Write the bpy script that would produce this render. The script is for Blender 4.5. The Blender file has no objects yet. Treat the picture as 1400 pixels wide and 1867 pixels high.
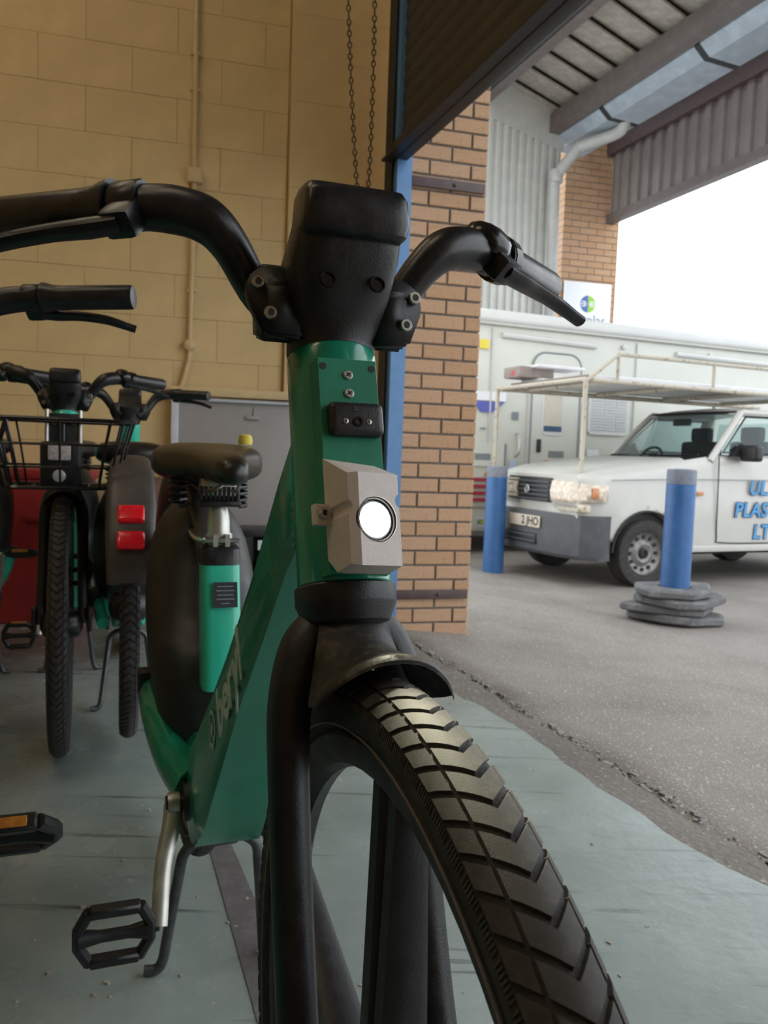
import bpy, bmesh, math, random
from mathutils import Vector, Matrix
random.seed(7)
SC = bpy.context.scene
COL = SC.collection
V = Vector

# ------------------------------------------------------------------ camera
CAM_H = 0.90
PITCH, ROLL = math.radians(4.3), math.atan(0.0355)
FPX = 1450.0
Fv = V((0, math.cos(PITCH), -math.sin(PITCH)))
U0 = V((0, math.sin(PITCH), math.cos(PITCH)))
R0 = V((1, 0, 0))
Rv = math.cos(ROLL) * R0 + math.sin(ROLL) * U0
Uv = -math.sin(ROLL) * R0 + math.cos(ROLL) * U0
cd = bpy.data.cameras.new('camera')
cam = bpy.data.objects.new('camera', cd)
COL.objects.link(cam)
cam.matrix_world = Matrix(((Rv.x, Uv.x, -Fv.x, 0), (Rv.y, Uv.y, -Fv.y, 0), (Rv.z, Uv.z, -Fv.z, CAM_H), (0, 0, 0, 1)))
cd.sensor_fit = 'HORIZONTAL'
cd.sensor_width = 36.0
cd.lens = FPX / 1400 * 36
cd.clip_start = 0.02
cd.dof.use_dof = True
cd.dof.focus_distance = 0.64
cd.dof.aperture_fstop = 21.0
SC.camera = cam

# ------------------------------------------------------------------ world: bright overcast sky
wd = bpy.data.worlds.new('overcast_sky')
SC.world = wd
wd.use_nodes = True
wd.node_tree.nodes['Background'].inputs[0].default_value = (0.90, 0.955, 1.0, 1)
wd.node_tree.nodes['Background'].inputs[1].default_value = 2.6
SC.view_settings.view_transform = 'Standard'
SC.view_settings.look = 'None'
SC.view_settings.gamma = 1.0
SC.view_settings.use_curve_mapping = False
SC.view_settings.exposure = 0.0

# ------------------------------------------------------------------ helpers
def ray(x, y):
    return Fv + (x - 700) / FPX * Rv - (y - 933.5) / FPX * Uv
CP = V((0, 0, CAM_H))
def P(x, y, Y):
    d = ray(x, y)
    return CP + d * (Y / d.y)

def mat(name, col, rough=0.5, metal=0.0, var=0.12, scale=18.0, bump=0.0, bscale=120.0, coat=0.0, emit=0.0, ecol=None,
        col2=None, lo=0.45, hi=0.7, stretch=None, spec=0.5, rvar=0.0):
    m = bpy.data.materials.new(name)
    m.use_nodes = True
    nt = m.node_tree
    b = nt.nodes['Principled BSDF']
    b.inputs['Roughness'].default_value = rough
    b.inputs['Metallic'].default_value = metal
    b.inputs['Coat Weight'].default_value = coat
    b.inputs['Specular IOR Level'].default_value = spec
    tc = nt.nodes.new('ShaderNodeTexCoord')
    mp = nt.nodes.new('ShaderNodeMapping')
    nt.links.new(tc.outputs['Object'], mp.inputs[0])
    if stretch:
        mp.inputs['Scale'].default_value = stretch
    n = nt.nodes.new('ShaderNodeTexNoise')
    n.inputs['Scale'].default_value = scale
    n.inputs['Detail'].default_value = 6
    n.inputs['Roughness'].default_value = 0.6
    nt.links.new(mp.outputs[0], n.inputs['Vector'])
    r = nt.nodes.new('ShaderNodeValToRGB')
    r.color_ramp.elements[0].position = lo
    r.color_ramp.elements[1].position = hi
    c = V(col)
    if col2 is None:
        a = c * (1 - var)
        d = c * (1 + var)
    else:
        a, d = c, V(col2)
    r.color_ramp.elements[0].color = (a.x, a.y, a.z, 1)
    r.color_ramp.elements[1].color = (d.x, d.y, d.z, 1)
    nt.links.new(n.outputs[0], r.inputs[0])
    nt.links.new(r.outputs[0], b.inputs['Base Color'])
    if rvar:
        mr = nt.nodes.new('ShaderNodeMapRange')
        mr.inputs[1].default_value = 0.3
        mr.inputs[2].default_value = 0.7
        mr.inputs[3].default_value = max(0, rough - rvar)
        mr.inputs[4].default_value = min(1, rough + rvar)
        nt.links.new(n.outputs[0], mr.inputs[0])
        nt.links.new(mr.outputs[0], b.inputs['Roughness'])
    if bump:
        n2 = nt.nodes.new('ShaderNodeTexNoise')
        n2.inputs['Scale'].default_value = bscale
        n2.inputs['Detail'].default_value = 4
        nt.links.new(mp.outputs[0], n2.inputs['Vector'])
        bp = nt.nodes.new('ShaderNodeBump')
        bp.inputs['Strength'].default_value = bump
        bp.inputs['Distance'].default_value = 0.01
        nt.links.new(n2.outputs[0], bp.inputs['Height'])
        nt.links.new(bp.outputs[0], b.inputs['Normal'])
    if emit:
        e = ecol or col
        b.inputs['Emission Color'].default_value = (*e, 1)
        b.inputs['Emission Strength'].default_value = emit
    return m

def glass_mat(name, tint=(0.85, 0.92, 0.92), clear=0.95):
    m = bpy.data.materials.new(name)
    m.use_nodes = True
    nt = m.node_tree
    nt.nodes.remove(nt.nodes['Principled BSDF'])
    out = nt.nodes['Material Output']
    t = nt.nodes.new('ShaderNodeBsdfTransparent')
    t.inputs[0].default_value = (*[c * clear for c in tint], 1)
    g = nt.nodes.new('ShaderNodeBsdfGlossy')
    g.inputs['Roughness'].default_value = 0.03
    lw = nt.nodes.new('ShaderNodeLayerWeight')
    pw_ = nt.nodes.new('ShaderNodeMath')
    pw_.operation = 'POWER'
    pw_.inputs[1].default_value = 4.0
    nt.links.new(lw.outputs['Facing'], pw_.inputs[0])
    fr = nt.nodes.new('ShaderNodeMath')
    fr.operation = 'MULTIPLY_ADD'
    fr.inputs[1].default_value = 0.55
    fr.inputs[2].default_value = 0.035
    nt.links.new(pw_.outputs[0], fr.inputs[0])
    mx = nt.nodes.new('ShaderNodeMixShader')
    nt.links.new(fr.outputs[0], mx.inputs[0])
    nt.links.new(t.outputs[0], mx.inputs[1])
    nt.links.new(g.outputs[0], mx.inputs[2])
    nt.links.new(mx.outputs[0], out.inputs[0])
    return m

def ortho(d):
    d = d.normalized()
    up = V((0, 0, 1)) if abs(d.z) < 0.92 else V((1, 0, 0))
    a = up.cross(d).normalized()
    return a, d.cross(a).normalized()

class MB:
    def __init__(s):
        s.v = []
        s.f = []
    def add(s, vs, fs):
        o = len(s.v)
        s.v += [tuple(p) for p in vs]
        s.f += [tuple(i + o for i in f) for f in fs]
        return s
    def box(s, c, size, rot=None):
        c = V(c)
        hx, hy, hz = [q / 2 for q in size]
        vs = []
        for dx in (-hx, hx):
            for dy in (-hy, hy):
                for dz in (-hz, hz):
                    q = V((dx, dy, dz))
                    if rot is not None:
                        q = rot @ q
                    vs.append(c + q)
        return s.add(vs, [(0, 1, 3, 2), (4, 6, 7, 5), (0, 4, 5, 1), (2, 3, 7, 6), (0, 2, 6, 4), (1, 5, 7, 3)])
    def rbox(s, c, size, bev=0.004, seg=2, rot=None):
        bm = bmesh.new()
        bmesh.ops.create_cube(bm, size=1)
        for q in bm.verts:
            q.co = V((q.co.x * size[0], q.co.y * size[1], q.co.z * size[2]))
        bmesh.ops.bevel(bm, geom=list(bm.edges), offset=bev, segments=seg, affect='EDGES', profile=0.6)
        bm.verts.index_update()
        vs = [(V(c) + (rot @ q.co if rot is not None else q.co)) for q in bm.verts]
        fs = [[q.index for q in f.verts] for f in bm.faces]
        bm.free()
        return s.add(vs, fs)
    def loft(s, rings, cap=True, closed=False):
        n = len(rings[0])
        vs = [p for r in rings for p in r]
        fs = []
        m = len(rings)
        for i in range(m if closed else m - 1):
            for j in range(n):
                a = i * n + j
                b = i * n + (j + 1) % n
                c = ((i + 1) % m) * n + (j + 1) % n
                d = ((i + 1) % m) * n + j
                fs.append((a, b, c, d))
        if cap and not closed:
            fs.append(tuple(reversed(range(n))))
            fs.append(tuple((m - 1) * n + j for j in range(n)))
        return s.add(vs, fs)
    def tube(s, path, r, n=10, cap=True, flat=1.0, closed=False):
        path = [V(p) for p in path]
        rs = r if isinstance(r, (list, tuple)) else [r] * len(path)
        rings = []
        a = None
        m = len(path)
        for i, p in enumerate(path):
            if closed:
                d = path[(i + 1) % m] - path[i - 1]
            else:
                d = path[min(i + 1, m - 1)] - path[max(i - 1, 0)]
            if d.length < 1e-9:
                d = V((0, 0, 1))
            d.normalize()
            if a is None:
                a, b = ortho(d)
            else:
                a = (a - d * a.dot(d)).normalized()
                b = d.cross(a)
            rings.append([p + (a * math.cos(t) + b * (math.sin(t) * flat)) * rs[i] for t in [2 * math.pi * k / n for k in range(n)]])
        return s.loft(rings, cap, closed)
    def lathe(s, prof, o=(0, 0, 0), axis=(0, 0, 1), n=24, cap=True, closed=False):
        ax = V(axis).normalized()
        a, b = ortho(ax)
        rings = [[V(o) + ax * h + (a * math.cos(t) + b * math.sin(t)) * r for t in [2 * math.pi * k / n for k in range(n)]] for r, h in prof]
        return s.loft(rings, cap, closed)
    def prism(s, poly, ext):
        poly = [V(p) for p in poly]
        e = V(ext)
        n = len(poly)
        vs = poly + [p + e for p in poly]
        fs = [tuple(reversed(range(n))), tuple(range(n, 2 * n))]
        fs += [(i, (i + 1) % n, n + (i + 1) % n, n + i) for i in range(n)]
        return s.add(vs, fs)
    def grid(s, rows, thick=None, tdir=None):
        """surface from rows of points; thick gives it a second skin offset by tdir(i,j) or a vector"""
        nr, nc = len(rows), len(rows[0])
        vs = [V(p) for r in rows for p in r]
        fs = [(i * nc + j, i * nc + j + 1, (i + 1) * nc + j + 1, (i + 1) * nc + j) for i in range(nr - 1) for j in range(nc - 1)]
        if thick:
            N = nr * nc
            off = V(tdir) * thick
            vs2 = [p + off for p in vs]
            fs2 = [tuple(q + N for q in reversed(f)) for f in fs]
            edge = [j for j in range(nc)] + [i * nc + nc - 1 for i in range(1, nr)] + [(nr - 1) * nc + j for j in range(nc - 2, -1, -1)] + [i * nc for i in range(nr - 2, 0, -1)]
            fe = [(edge[(k + 1) % len(edge)], edge[k], edge[k] + N, edge[(k + 1) % len(edge)] + N) for k in range(len(edge))]
            return s.add(vs + vs2, fs + fs2 + fe)
        return s.add(vs, fs)
    def mesh(s, name, m, ang=38, smooth=True, fix=True):
        me = bpy.data.meshes.new(name)
        me.from_pydata([tuple(p) for p in s.v], [], s.f)
        if fix:
            bm = bmesh.new()
            bm.from_mesh(me)
            bmesh.ops.recalc_face_normals(bm, faces=bm.faces)
            bm.to_mesh(me)
            bm.free()
        if smooth:
            me.shade_smooth()
            me.set_sharp_from_angle(angle=math.radians(ang))
        if m:
            me.materials.append(m)
        return me

def obj(name, me, parent=None, mw=None):
    o = bpy.data.objects.new(name, me)
    COL.objects.link(o)
    if parent:
        o.parent = parent
    if mw is not None:
        o.matrix_local = mw
    return o

def tag(o, label, cat=None, group=None, kind=None):
    o['label'] = label
    if cat:
        o['category'] = cat
    if group:
        o['group'] = group
    if kind:
        o['kind'] = kind
    return o

def empty(name, loc, rz=0.0):
    o = bpy.data.objects.new(name, None)
    COL.objects.link(o)
    o.location = loc
    o.rotation_euler = (0, 0, rz)
    return o

def text_mesh(body, size, m, ext=0.0008, align='CENTER', shear=0.0, offset=0.0, space=1.0):
    c = bpy.data.curves.new('lettering', 'FONT')
    c.body = body
    c.size = size
    c.extrude = ext
    c.align_x = align
    c.align_y = 'CENTER'
    c.shear = shear
    c.offset = offset
    c.space_character = space
    c.resolution_u = 3
    o = bpy.data.objects.new('tmp', c)
    COL.objects.link(o)
    dg = bpy.context.evaluated_depsgraph_get()
    me = bpy.data.meshes.new_from_object(o.evaluated_get(dg))
    bpy.data.objects.remove(o)
    me.materials.clear()
    me.materials.append(m)
    me.name = 'lettering'
    return me

def boolean(me_a, me_b):
    a = bpy.data.objects.new('ta', me_a)
    b = bpy.data.objects.new('tb', me_b)
    COL.objects.link(a)
    COL.objects.link(b)
    md = a.modifiers.new('cut', 'BOOLEAN')
    md.object = b
    md.operation = 'DIFFERENCE'
    md.solver = 'EXACT'
    dg = bpy.context.evaluated_depsgraph_get()
    me = bpy.data.meshes.new_from_object(a.evaluated_get(dg))
    bpy.data.objects.remove(a)
    bpy.data.objects.remove(b)
    me.shade_smooth()
    me.set_sharp_from_angle(angle=math.radians(35))
    return me

def frame_mat(o, x, y, z):
    x, y, z = V(x), V(y), V(z)
    return Matrix(((x.x, y.x, z.x, o[0]), (x.y, y.y, z.y, o[1]), (x.z, y.z, z.z, o[2]), (0, 0, 0, 1)))

def smooth_path(pts, sub=5):
    pts = [V(p) for p in pts]
    out = []
    for i in range(len(pts) - 1):
        p0, p1, p2, p3 = pts[max(i - 1, 0)], pts[i], pts[i + 1], pts[min(i + 2, len(pts) - 1)]
        for k in range(sub):
            t = k / sub
            out.append(0.5 * ((2 * p1) + (p2 - p0) * t + (2 * p0 - 5 * p1 + 4 * p2 - p3) * t * t + (3 * p1 - p0 - 3 * p2 + p3) * t ** 3))
    out.append(pts[-1])
    return out

def lerp_list(vals, n):
    out = []
    for i in range(n):
        t = i / (n - 1) * (len(vals) - 1)
        k = min(int(t), len(vals) - 2)
        out.append(vals[k] + (vals[k + 1] - vals[k]) * (t - k))
    return out

def sell(c, a1, a2, a, b, e=0.5, n=24):
    """superellipse ring"""
    a1, a2 = V(a1), V(a2)
    out = []
    for k in range(n):
        t = 2 * math.pi * k / n
        ct, st = math.cos(t), math.sin(t)
        out.append(V(c) + a1 * (a * math.copysign(abs(ct) ** e, ct)) + a2 * (b * math.copysign(abs(st) ** e, st)))
    return out

# ------------------------------------------------------------------ materials
M = {}
M['green'] = mat('green_paint', (0.010, 0.250, 0.150), 0.22, var=0.10, scale=6, coat=0.35, bump=0.02, bscale=200)
M['teal'] = mat('teal_paint', (0.03, 0.48, 0.33), 0.3, var=0.08, scale=6, coat=0.3)
M['plate_green'] = mat('matt_green_paint', (0.012, 0.215, 0.125), 0.48, var=0.12, scale=25)
M['black'] = mat('black_plastic', (0.014, 0.014, 0.016), 0.34, var=0.35, scale=60, bump=0.04, bscale=500, rvar=0.06)
M['matt'] = mat('matt_black_plastic', (0.015, 0.015, 0.016), 0.45, var=0.35, scale=45, bump=0.08, bscale=500, rvar=0.08)
M['dusty'] = mat('dusty_black_plastic', (0.018, 0.017, 0.015), 0.55, col2=(0.13, 0.115, 0.075), lo=0.52, hi=0.80, scale=55, bump=0.12, bscale=350)
M['gloss'] = mat('gloss_black_plastic', (0.010, 0.010, 0.011), 0.22, var=0.3, scale=40)
M['rubber'] = mat('tyre_rubber', (0.022, 0.021, 0.020), 0.75, col2=(0.050, 0.046, 0.040), scale=60, bump=0.25, bscale=700)
M['tread'] = mat('tread_rubber', (0.040, 0.038, 0.035), 0.72, col2=(0.075, 0.07, 0.062), scale=90, bump=0.12, bscale=1500)
M['vinyl'] = mat('saddle_vinyl', (0.016, 0.014, 0.012), 0.33, var=0.3, scale=30, bump=0.05, bscale=300)
M['steel'] = mat('bright_steel', (0.62, 0.61, 0.58), 0.28, 1.0, var=0.15, scale=60)
M['alloy'] = mat('satin_alloy', (0.50, 0.49, 0.45), 0.42, 0.85, var=0.12, scale=30)
M['stand'] = mat('stand_steel', (0.10, 0.105, 0.11), 0.45, 0.6, var=0.2, scale=40)
M['white_plastic'] = mat('white_print_plastic', (0.72, 0.66, 0.64), 0.55, var=0.04, scale=50, bump=0.05, bscale=300)
M['lens'] = mat('lit_lens', (1, 1, 1), 0.2, emit=9.0, ecol=(1.0, 1.0, 0.94), var=0.0)
M['clear_ring'] = mat('clear_ring', (0.55, 0.58, 0.58), 0.12, 0.2, var=0.1, scale=80, coat=0.6)
M['white_letter'] = mat('grey_lettering', (0.40, 0.47, 0.43), 0.5, var=0.05)
M['red_lens'] = mat('red_lamp_lens', (0.55, 0.008, 0.012), 0.2, emit=0.12, ecol=(0.9, 0.01, 0.03), var=0.15, scale=60, coat=0.4)
M['orange_refl'] = mat('orange_reflector', (0.55, 0.20, 0.03), 0.35, var=0.2, scale=120)
M['grey_refl'] = mat('clear_reflector', (0.55, 0.50, 0.50), 0.25, var=0.25, scale=160, coat=0.5)
M['gold'] = mat('brassy_bolt', (0.60, 0.42, 0.16), 0.35, 0.8)
M['grey_guard'] = mat('grey_brown_plastic', (0.060, 0.052, 0.047), 0.42, var=0.12, scale=20)
M['silver_strip'] = mat('reflective_strip', (0.45, 0.46, 0.42), 0.35, 0.3, var=0.3, scale=220)
M['brick'] = mat('buff_brick', (0.50, 0.315, 0.195), 0.85, col2=(0.37, 0.225, 0.135), lo=0.52, hi=0.75, scale=55, bump=0.35, bscale=160)
M['brick2'] = mat('buff_brick_orange', (0.48, 0.29, 0.17), 0.85, col2=(0.36, 0.21, 0.115), lo=0.5, hi=0.75, scale=55, bump=0.35, bscale=160)
M['mortar'] = mat('grey_mortar', (0.20, 0.18, 0.165), 0.95, var=0.25, scale=80, bump=0.3)
M['wall'] = mat('yellow_painted_block', (0.66, 0.49, 0.245), 0.6, var=0.05, scale=5, bump=0.16, bscale=110)
M['plaster'] = mat('yellow_painted_plaster', (0.64, 0.475, 0.24), 0.65, var=0.05, scale=4, bump=0.1, bscale=80)
M['cream'] = mat('cream_paint', (0.62, 0.46, 0.24), 0.5, var=0.05)
M['shutter'] = mat('brown_shutter_steel', (0.036, 0.032, 0.026), 0.5, var=0.2, scale=9, stretch=(1, 1, 1))
M['black_steel'] = mat('black_steel', (0.016, 0.016, 0.018), 0.5, var=0.3, scale=30)
M['blue'] = mat('blue_paint', (0.10, 0.235, 0.47), 0.42, col2=(0.085, 0.20, 0.42), scale=12)
M['bollard'] = mat('bollard_blue_paint', (0.032, 0.115, 0.31), 0.40, col2=(0.042, 0.14, 0.36), scale=14, bump=0.05)
M['grey_band'] = mat('worn_grey_blue', (0.19, 0.20, 0.23), 0.6, col2=(0.10, 0.15, 0.27), scale=25)
M['plum'] = mat('plum_steel', (0.085, 0.050, 0.050), 0.5, var=0.15, scale=15)
M['brown_steel'] = mat('brown_grey_steel', (0.12, 0.098, 0.092), 0.5, var=0.12, scale=8)
M['brown_clad'] = mat('brown_cladding', (0.17, 0.145, 0.135), 0.5, var=0.08, scale=5)
M['grey_clad'] = mat('pale_grey_cladding', (0.50, 0.50, 0.47), 0.42, var=0.06, scale=5, metal=0.2)
M['soffit'] = mat('weathered_soffit', (0.30, 0.27, 0.23), 0.85, col2=(0.40, 0.37, 0.32), scale=8)
M['gutter'] = mat('blue_grey_gutter', (0.30, 0.35, 0.40), 0.5, var=0.12, scale=6)
M['downpipe'] = mat('grey_downpipe', (0.38, 0.38, 0.37), 0.45, var=0.06, scale=8)
M['sign'] = mat('white_sign', (0.82, 0.84, 0.88), 0.5, var=0.02)
M['logo_blue'] = mat('logo_blue', (0.07, 0.13, 0.42), 0.5, var=0.03)
M['logo_green'] = mat('logo_green', (0.30, 0.58, 0.06), 0.5, var=0.03)
M['sign_letter'] = mat('sign_grey_blue_letter', (0.22, 0.27, 0.36), 0.5, var=0.03)
M['van_white'] = mat('van_white_paint', (0.55, 0.545, 0.515), 0.32, var=0.05, scale=3, coat=0.3)
M['van_rust'] = mat('rusty_white_paint', (0.66, 0.60, 0.50), 0.5, col2=(0.42, 0.26, 0.12), lo=0.5, hi=0.75, scale=30)
M['bumper'] = mat('grey_bumper_plastic', (0.085, 0.088, 0.10), 0.6, var=0.12, scale=12)
M['dark'] = mat('dark_interior', (0.02, 0.02, 0.022), 0.7, var=0.2)
M['grille'] = mat('grille_black', (0.016, 0.016, 0.018), 0.45, var=0.2)
M['headlight'] = mat('headlight_lens', (0.46, 0.38, 0.30), 0.15, 0.4, col2=(0.75, 0.66, 0.55), scale=25, coat=0.7)
M['amber'] = mat('amber_lens', (0.60, 0.24, 0.08), 0.25, var=0.1, coat=0.4)
M['plate'] = mat('number_plate', (0.62, 0.56, 0.46), 0.5, var=0.05)
M['ink'] = mat('black_lettering', (0.02, 0.02, 0.025), 0.5, var=0.05)
M['sky_letter'] = mat('sky_blue_lettering', (0.07, 0.35, 0.68), 0.45, var=0.06)
M['navy_letter'] = mat('navy_lettering', (0.02, 0.05, 0.16), 0.5, var=0.05)
M['wheel_steel'] = mat('grey_wheel_steel', (0.26, 0.25, 0.25), 0.5, 0.4, col2=(0.14, 0.13, 0.13), scale=20)
M['rack'] = mat('painted_rack_tube', (0.50, 0.46, 0.38), 0.5, col2=(0.16, 0.11, 0.07), lo=0.55, hi=0.72, scale=22)
M['board'] = mat('white_board_stack', (0.70, 0.70, 0.72), 0.45, var=0.06, scale=7)
M['cardboard'] = mat('grey_brown_wrap', (0.30, 0.25, 0.23), 0.7, var=0.15, scale=12)
M['camper'] = mat('camper_white', (0.62, 0.63, 0.58), 0.38, var=0.03, scale=2)
M['camper2'] = mat('camper_grey_white', (0.54, 0.55, 0.52), 0.4, var=0.03, scale=2)
M['camper_roof'] = mat('camper_roof_white', (0.64, 0.65, 0.64), 0.4, var=0.03, scale=2)
M['orange_stripe'] = mat('orange_stripe', (0.62, 0.20, 0.07), 0.5, var=0.06)
M['amber_stripe'] = mat('amber_stripe', (0.75, 0.42, 0.06), 0.5, var=0.06)
M['red_stripe'] = mat('dark_red_stripe', (0.36, 0.03, 0.06), 0.45, var=0.06)
M['blind'] = mat('grey_blind', (0.52, 0.55, 0.57), 0.6, var=0.05)
M['curtain'] = mat('cream_curtain', (0.60, 0.56, 0.47), 0.8, var=0.06)
M['win_blue'] = mat('dark_blue_glass', (0.06, 0.11, 0.20), 0.15, var=0.1)
M['red_box'] = mat('red_plastic', (0.30, 0.020, 0.022), 0.45, var=0.08, scale=8)
M['brown_box'] = mat('brown_cardboard', (0.17, 0.085, 0.055), 0.8, var=0.1)
M['yellow'] = mat('yellow_cloth', (0.72, 0.60, 0.10), 0.7, var=0.1)
M['panel_grey'] = mat('grey_panel', (0.34, 0.32, 0.31), 0.3, var=0.05, scale=3)
M['pale_frame'] = mat('pale_frame', (0.55, 0.57, 0.62), 0.45, var=0.04)
M['rubber_slab'] = mat('grey_rubber_slab', (0.12, 0.12, 0.125), 0.85, col2=(0.20, 0.20, 0.20), scale=14, bump=0.3, bscale=60)
M['chain'] = mat('chain_steel', (0.07, 0.055, 0.04), 0.5, 0.7, var=0.3, scale=40)
M['sticker_yellow'] = mat('sticker_yellow', (0.75, 0.62, 0.06), 0.5, var=0.05)
M['sticker_blue'] = mat('sticker_blue', (0.10, 0.12, 0.48), 0.5, var=0.05)
M['sticker_red'] = mat('sticker_red', (0.60, 0.06, 0.09), 0.5, var=0.05)
M['sticker_pale'] = mat('sticker_pale_blue', (0.45, 0.52, 0.72), 0.5, var=0.05)
M['sticker_lime'] = mat('sticker_lime', (0.42, 0.52, 0.10), 0.5, var=0.05)
M['sticker_grey'] = mat('sticker_grey', (0.22, 0.25, 0.27), 0.5, var=0.15, scale=60)
M['glass'] = glass_mat('window_glass')
M['lamp_tube'] = mat('lit_lamp_tube', (1, 1, 1), 0.4, emit=34.0, ecol=(1.0, 0.84, 0.60), var=0)

def floor_mat():
    m = bpy.data.materials.new('green_floor_paint')
    m.use_nodes = True
    nt = m.node_tree
    b = nt.nodes['Principled BSDF']
    tc = nt.nodes.new('ShaderNodeTexCoord')
    def noise(scale, det=6, rot=0, st=(1, 1, 1), rough=0.6):
        mp = nt.nodes.new('ShaderNodeMapping')
        mp.inputs['Rotation'].default_value = (0, 0, rot)
        mp.inputs['Scale'].default_value = st
        nt.links.new(tc.outputs['Object'], mp.inputs[0])
        n = nt.nodes.new('ShaderNodeTexNoise')
        n.inputs['Scale'].default_value = scale
        n.inputs['Detail'].default_value = det
        n.inputs['Roughness'].default_value = rough
        nt.links.new(mp.outputs[0], n.inputs['Vector'])
        return n.outputs[0]
    def ramp(src, p0, c0, p1, c1):
        r = nt.nodes.new('ShaderNodeValToRGB')
        r.color_ramp.elements[0].position = p0
        r.color_ramp.elements[1].position = p1
        r.color_ramp.elements[0].color = (*c0, 1)
        r.color_ramp.elements[1].color = (*c1, 1)
        nt.links.new(src, r.inputs[0])
        return r.outputs[0]
    def mix(a, c2, fac):
        x = nt.nodes.new('ShaderNodeMix')
        x.data_type = 'RGBA'
        nt.links.new(fac, x.inputs[0])
        nt.links.new(a, x.inputs[6])
        x.inputs[7].default_value = (*c2, 1)
        return x.outputs[2]
    c = ramp(noise(2.2), 0.35, (0.205, 0.250, 0.232), 0.7, (0.30, 0.345, 0.33))
    g = (0, 0, 0)
    w = (1, 1, 1)
    # dark rubber scuffs: long thin streaks in two directions
    c = mix(c, (0.055, 0.065, 0.055), ramp(noise(1.0, 3, 1.25, (1.2, 26, 1)), 0.62, g, 0.72, (0.85,) * 3))
    c = mix(c, (0.07, 0.08, 0.07), ramp(noise(1.3, 3, 0.5, (1.5, 34, 1)), 0.65, g, 0.74, (0.75,) * 3))
    # pale chips of worn paint and grit
    c = mix(c, (0.48, 0.44, 0.36), ramp(noise(34, 2), 0.74, g, 0.77, w))
    c = mix(c, (0.10, 0.105, 0.085), ramp(noise(5, 8), 0.60, g, 0.85, (0.6,) * 3))
    nt.links.new(c, b.inputs['Base Color'])
    rr = ramp(noise(7, 6), 0.3, (0.16,) * 3, 0.75, (0.36,) * 3)
    nt.links.new(rr, b.inputs['Roughness'])
    bp = nt.nodes.new('ShaderNodeBump')
    bp.inputs['Strength'].default_value = 0.16
    bp.inputs['Distance'].default_value = 0.006
    nt.links.new(noise(28, 6), bp.inputs['Height'])
    nt.links.new(bp.outputs[0], b.inputs['Normal'])
    return m

def ground_mat(name, base, base2, speck, sp0, sp1, sscale, rough=0.8):
    m = mat(name, base, rough, col2=base2, lo=0.35, hi=0.7, scale=1.6, bump=0.6, bscale=sscale)
    nt = m.node_tree
    b = nt.nodes['Principled BSDF']
    old = b.inputs['Base Color'].links[0].from_socket
    tc = [n for n in nt.nodes if n.type == 'TEX_COORD'][0]
    vo = nt.nodes.new('ShaderNodeTexNoise')
    vo.inputs['Scale'].default_value = sscale
    vo.inputs['Detail'].default_value = 3
    nt.links.new(tc.outputs['Object'], vo.inputs['Vector'])
    r = nt.nodes.new('ShaderNodeValToRGB')
    r.color_ramp.elements[0].position = sp0
    r.color_ramp.elements[1].position = sp1
    r.color_ramp.elements[0].color = (0, 0, 0, 1)
    r.color_ramp.elements[1].color = (1, 1, 1, 1)
    nt.links.new(vo.outputs[0], r.inputs[0])
    x = nt.nodes.new('ShaderNodeMix')
    x.data_type = 'RGBA'
    nt.links.new(r.outputs[0], x.inputs[0])
    nt.links.new(old, x.inputs[6])
    x.inputs[7].default_value = (*speck, 1)
    nt.links.new(x.outputs[2], b.inputs['Base Color'])
    return m

M['floor'] = floor_mat()
M['asphalt'] = ground_mat('worn_yard_concrete', (0.190, 0.170, 0.152), (0.275, 0.250, 0.228), (0.56, 0.54, 0.52), 0.60, 0.69, 115)
M['threshold'] = ground_mat('threshold_concrete', (0.125, 0.112, 0.10), (0.22, 0.20, 0.18), (0.36, 0.34, 0.32), 0.62, 0.72, 60)

# ------------------------------------------------------------------ setting: floor, yard, walls
D0 = V((0.0, 4.1, 0))                      # far end of the roller door line
DD = V((0.348, -0.9375, 0)).normalized()   # along the door, towards the camera
DN = V((0.9375, 0.348, 0)).normalized()    # out through the door
def DP(s, t, z=0.0):
    return D0 + DD * s + DN * t + V((0, 0, z))

rj = random.Random(3)
edge = []
for i in range(121):
    s = -1.0 + i * 0.09
    edge.append(DP(s, -0.15 + 0.028 * max(0, min(s, 3)) + rj.uniform(-0.012, 0.012) + 0.018 * math.sin(s * 5.1), 0.0))
me = MB().add(edge + [DP(10, -7), DP(-1, -7)], [tuple(range(len(edge) + 2))]).mesh('floor', M['floor'], smooth=False)
tag(obj('floor', me), 'scuffed green painted workshop floor', kind='structure')

# threshold strip of bare concrete, its outer lip broken along the crack
outer = []
for i in range(121):
    s = -1.0 + i * 0.09
    outer.append(DP(s, 0.02 + rj.uniform(-0.012, 0.010) + 0.012 * math.sin(s * 7.7), -0.004))
inner = [DP(-1.0 + i * 0.09, -0.30, -0.004) for i in range(121)]
vs = inner + outer + [p + V((0, 0, -0.03)) for p in outer]
fs = [(i, i + 1, 122 + i, 121 + i) for i in range(120)] + [(121 + i, 122 + i, 243 + i, 242 + i) for i in range(120)]
tag(obj('threshold_strip', MB().add(vs, fs).mesh('threshold_strip', M['threshold'])), 'bare grey concrete strip between green floor and yard', kind='structure')

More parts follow.
